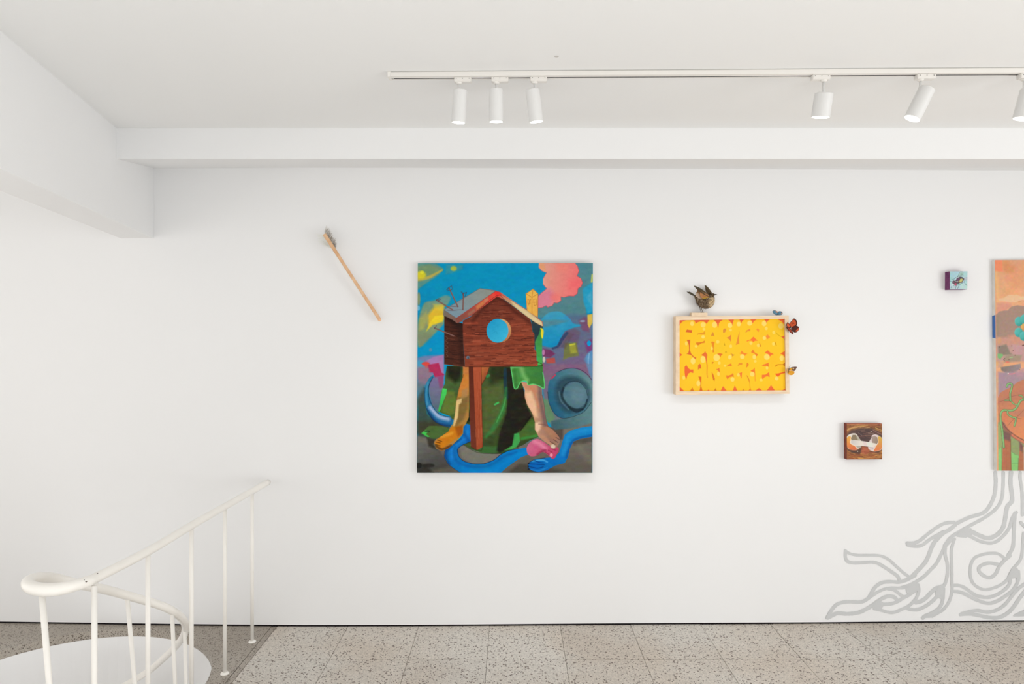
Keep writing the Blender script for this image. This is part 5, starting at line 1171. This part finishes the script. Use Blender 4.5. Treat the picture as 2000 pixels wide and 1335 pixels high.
w2 = [(462, 425), (500, 392), (545, 378), (585, 405), (588, 440), (560, 480), (520, 492), (480, 465)]
o = plate(w2, dW + .002, -.00015, .0006, bk1, 'wing', t, 450)
plate([(545, 470), (556, 440), (580, 418), (582, 440), (560, 476)], dW + .001, -.00015, .0005, or1, 'wing_patch', o, 450); plate([(535, 470), (545, 450), (552, 466), (545, 480)], dW + .001, -.00015, .0005, or1, 'wing_patch', o, 450)
w3 = [(380, 372), (390, 340), (402, 326), (428, 350), (448, 395), (452, 420), (425, 415), (395, 395)]
o = plate(w3, dW - .004, .00035, .0006, bk1, 'wing', t, 450); plate(shrink(w3, .68), dW - .005, .00035, .0005, or1, 'wing_patch', o, 450)
w4 = [(380, 395), (410, 405), (450, 430), (482, 470), (496, 500), (490, 524), (465, 508), (425, 470), (390, 425)]
o = plate(w4, dW - .003, .0002, .0006, bk1, 'wing', t, 450); plate([(396, 402), (440, 430), (470, 470), (484, 508), (470, 500), (430, 460)], dW - .0042, .0002, .0005, or2, 'wing_patch', o, 450)
mesh('body', *tube([Up(425, 350, dW - .003), Up(448, 395, dW - .004), Up(462, 440, dW - .003)], [.0012, .0022, .0010], 8), bodym, t, smooth=True)
mesh('mounting_pin', *tube([Up(448, 395, dW - .003), Vector((Up(425, 400, dfr).x, dfr + .002, Up(425, 400, dfr).z))], .0008, 6), bodym, t)
# blue
bl = mat('blue_wing_scales', (100, 150, 176), .55, .25, noise=(260, (66, 106, 130), (1, 1, 1))); bd = mat('blue_black_wing', (48, 62, 72), .6); oc_ = mat('ochre_wing_scales', (206, 142, 108), .6)
dU = dfr + .012
t = thing('butterfly', (Up(243, 205, dU).x, dU, FT), 'small blue butterfly sitting on the top edge of the frame', 'butterfly', 'butterflies on the frame')
w1 = [(157, 148), (172, 134), (205, 134), (238, 150), (246, 178), (242, 208), (205, 206), (175, 182)]
o = plate(w1, dU, .00012, .0006, bd, 'wing', t, 243); plate(shrink(w1, .80, (206, 172)), dU - .0008, .00012, .0005, bl, 'wing_patch', o, 243); plate([(206, 150), (222, 142), (238, 156), (240, 168), (220, 164)], dU - .0016, .00012, .0004, oc_, 'wing_spot', o, 243)
w2 = [(244, 180), (250, 155), (275, 146), (305, 152), (320, 172), (318, 194), (295, 206), (258, 209), (244, 206)]
o = plate(w2, dU, -.00012, .0006, bd, 'wing', t, 243); plate(shrink(w2, .78, (270, 184)), dU - .0008, -.00012, .0005, bl, 'wing_patch', o, 243); plate([(298, 176), (312, 170), (316, 186), (300, 192)], dU - .0016, -.00012, .0004, oc_, 'wing_spot', o, 243)
bb = Up(243, 206, dU); mesh('body', *tube([Vector((bb.x, dU - .004, FT + .004)), Vector((bb.x, dU, FT + .003)), Vector((bb.x, dU + .008, FT + .0015))], [.0012, .002, .001], 8), bodym, t, smooth=True)
# yellow
ye = mat('yellow_wing_scales', (240, 178, 62), .6, .2, noise=(220, (226, 156, 44), (1, 1, 1))); pale = mat('pale_wing_scales', (236, 206, 150), .6); br = mat('brown_wing_margin', (112, 80, 66), .6)
dY = dfr - .005
t = thing('butterfly', Up(420, 1120, dfr), 'small yellow butterfly with brown wing tip on the lower right side of the frame', 'butterfly', 'butterflies on the frame')
w1 = [(425, 1088), (450, 1066), (490, 1053), (552, 1052), (540, 1085), (520, 1118), (480, 1114), (440, 1104)]
o = plate(w1, dY, -.00015, .0006, br, 'wing', t, 415); plate([(436, 1086), (462, 1070), (480, 1072), (476, 1096), (482, 1108), (445, 1100)], dY - .0008, -.00015, .0005, ye, 'wing_patch', o, 415); plate([(484, 1068), (500, 1066), (512, 1078), (500, 1090), (488, 1082)], dY - .0008, -.00015, .0005, pale, 'wing_patch', o, 415)
w2 = [(398, 1128), (430, 1112), (480, 1116), (512, 1128), (510, 1160), (480, 1184), (440, 1184), (408, 1160)]
plate(w2, dY + .001, -.00015, .0006, ye, 'wing', t, 415)
plate([(388, 1092), (404, 1078), (418, 1096), (410, 1140), (396, 1150), (386, 1120)], dY - .003, .0003, .0006, mat('dull_yellow_wing', (206, 158, 104), .6), 'wing', t, 415)
mesh('body', *tube([Up(424, 1082, dY - .002), Up(416, 1112, dY - .003), Up(420, 1150, dY - .002)], [.0010, .0018, .0010], 8), bodym, t, smooth=True)
for dx in (0, 10): mesh('antenna', *tube([Up(424, 1084, dY - .002), Up(432 + dx * .3, 1050, dY - .004), Up(442 + dx, 1022 + dx, dY - .005)], .00035, 6), bodym, t)
mesh('mounting_pin', *tube([Up(416, 1112, dY - .002), Vector((Up(416, 1112, dfr).x, dfr + .002, Up(416, 1112, dfr).z))], .0008, 6), bodym, t)

# tiny ceiling screw cap
c = P(1087, 110.5, .998 * F / (650 - 110.5))
o = mesh('ceiling_cap', *tube([Vector((c.x, c.y, CEIL - .001)), Vector((c.x, c.y, CEIL + .001))], .008, 14), mat('grey_cap', (205, 201, 196), .7)); tag(o, 'tiny round grey cap on the ceiling above the track', 'ceiling cap')
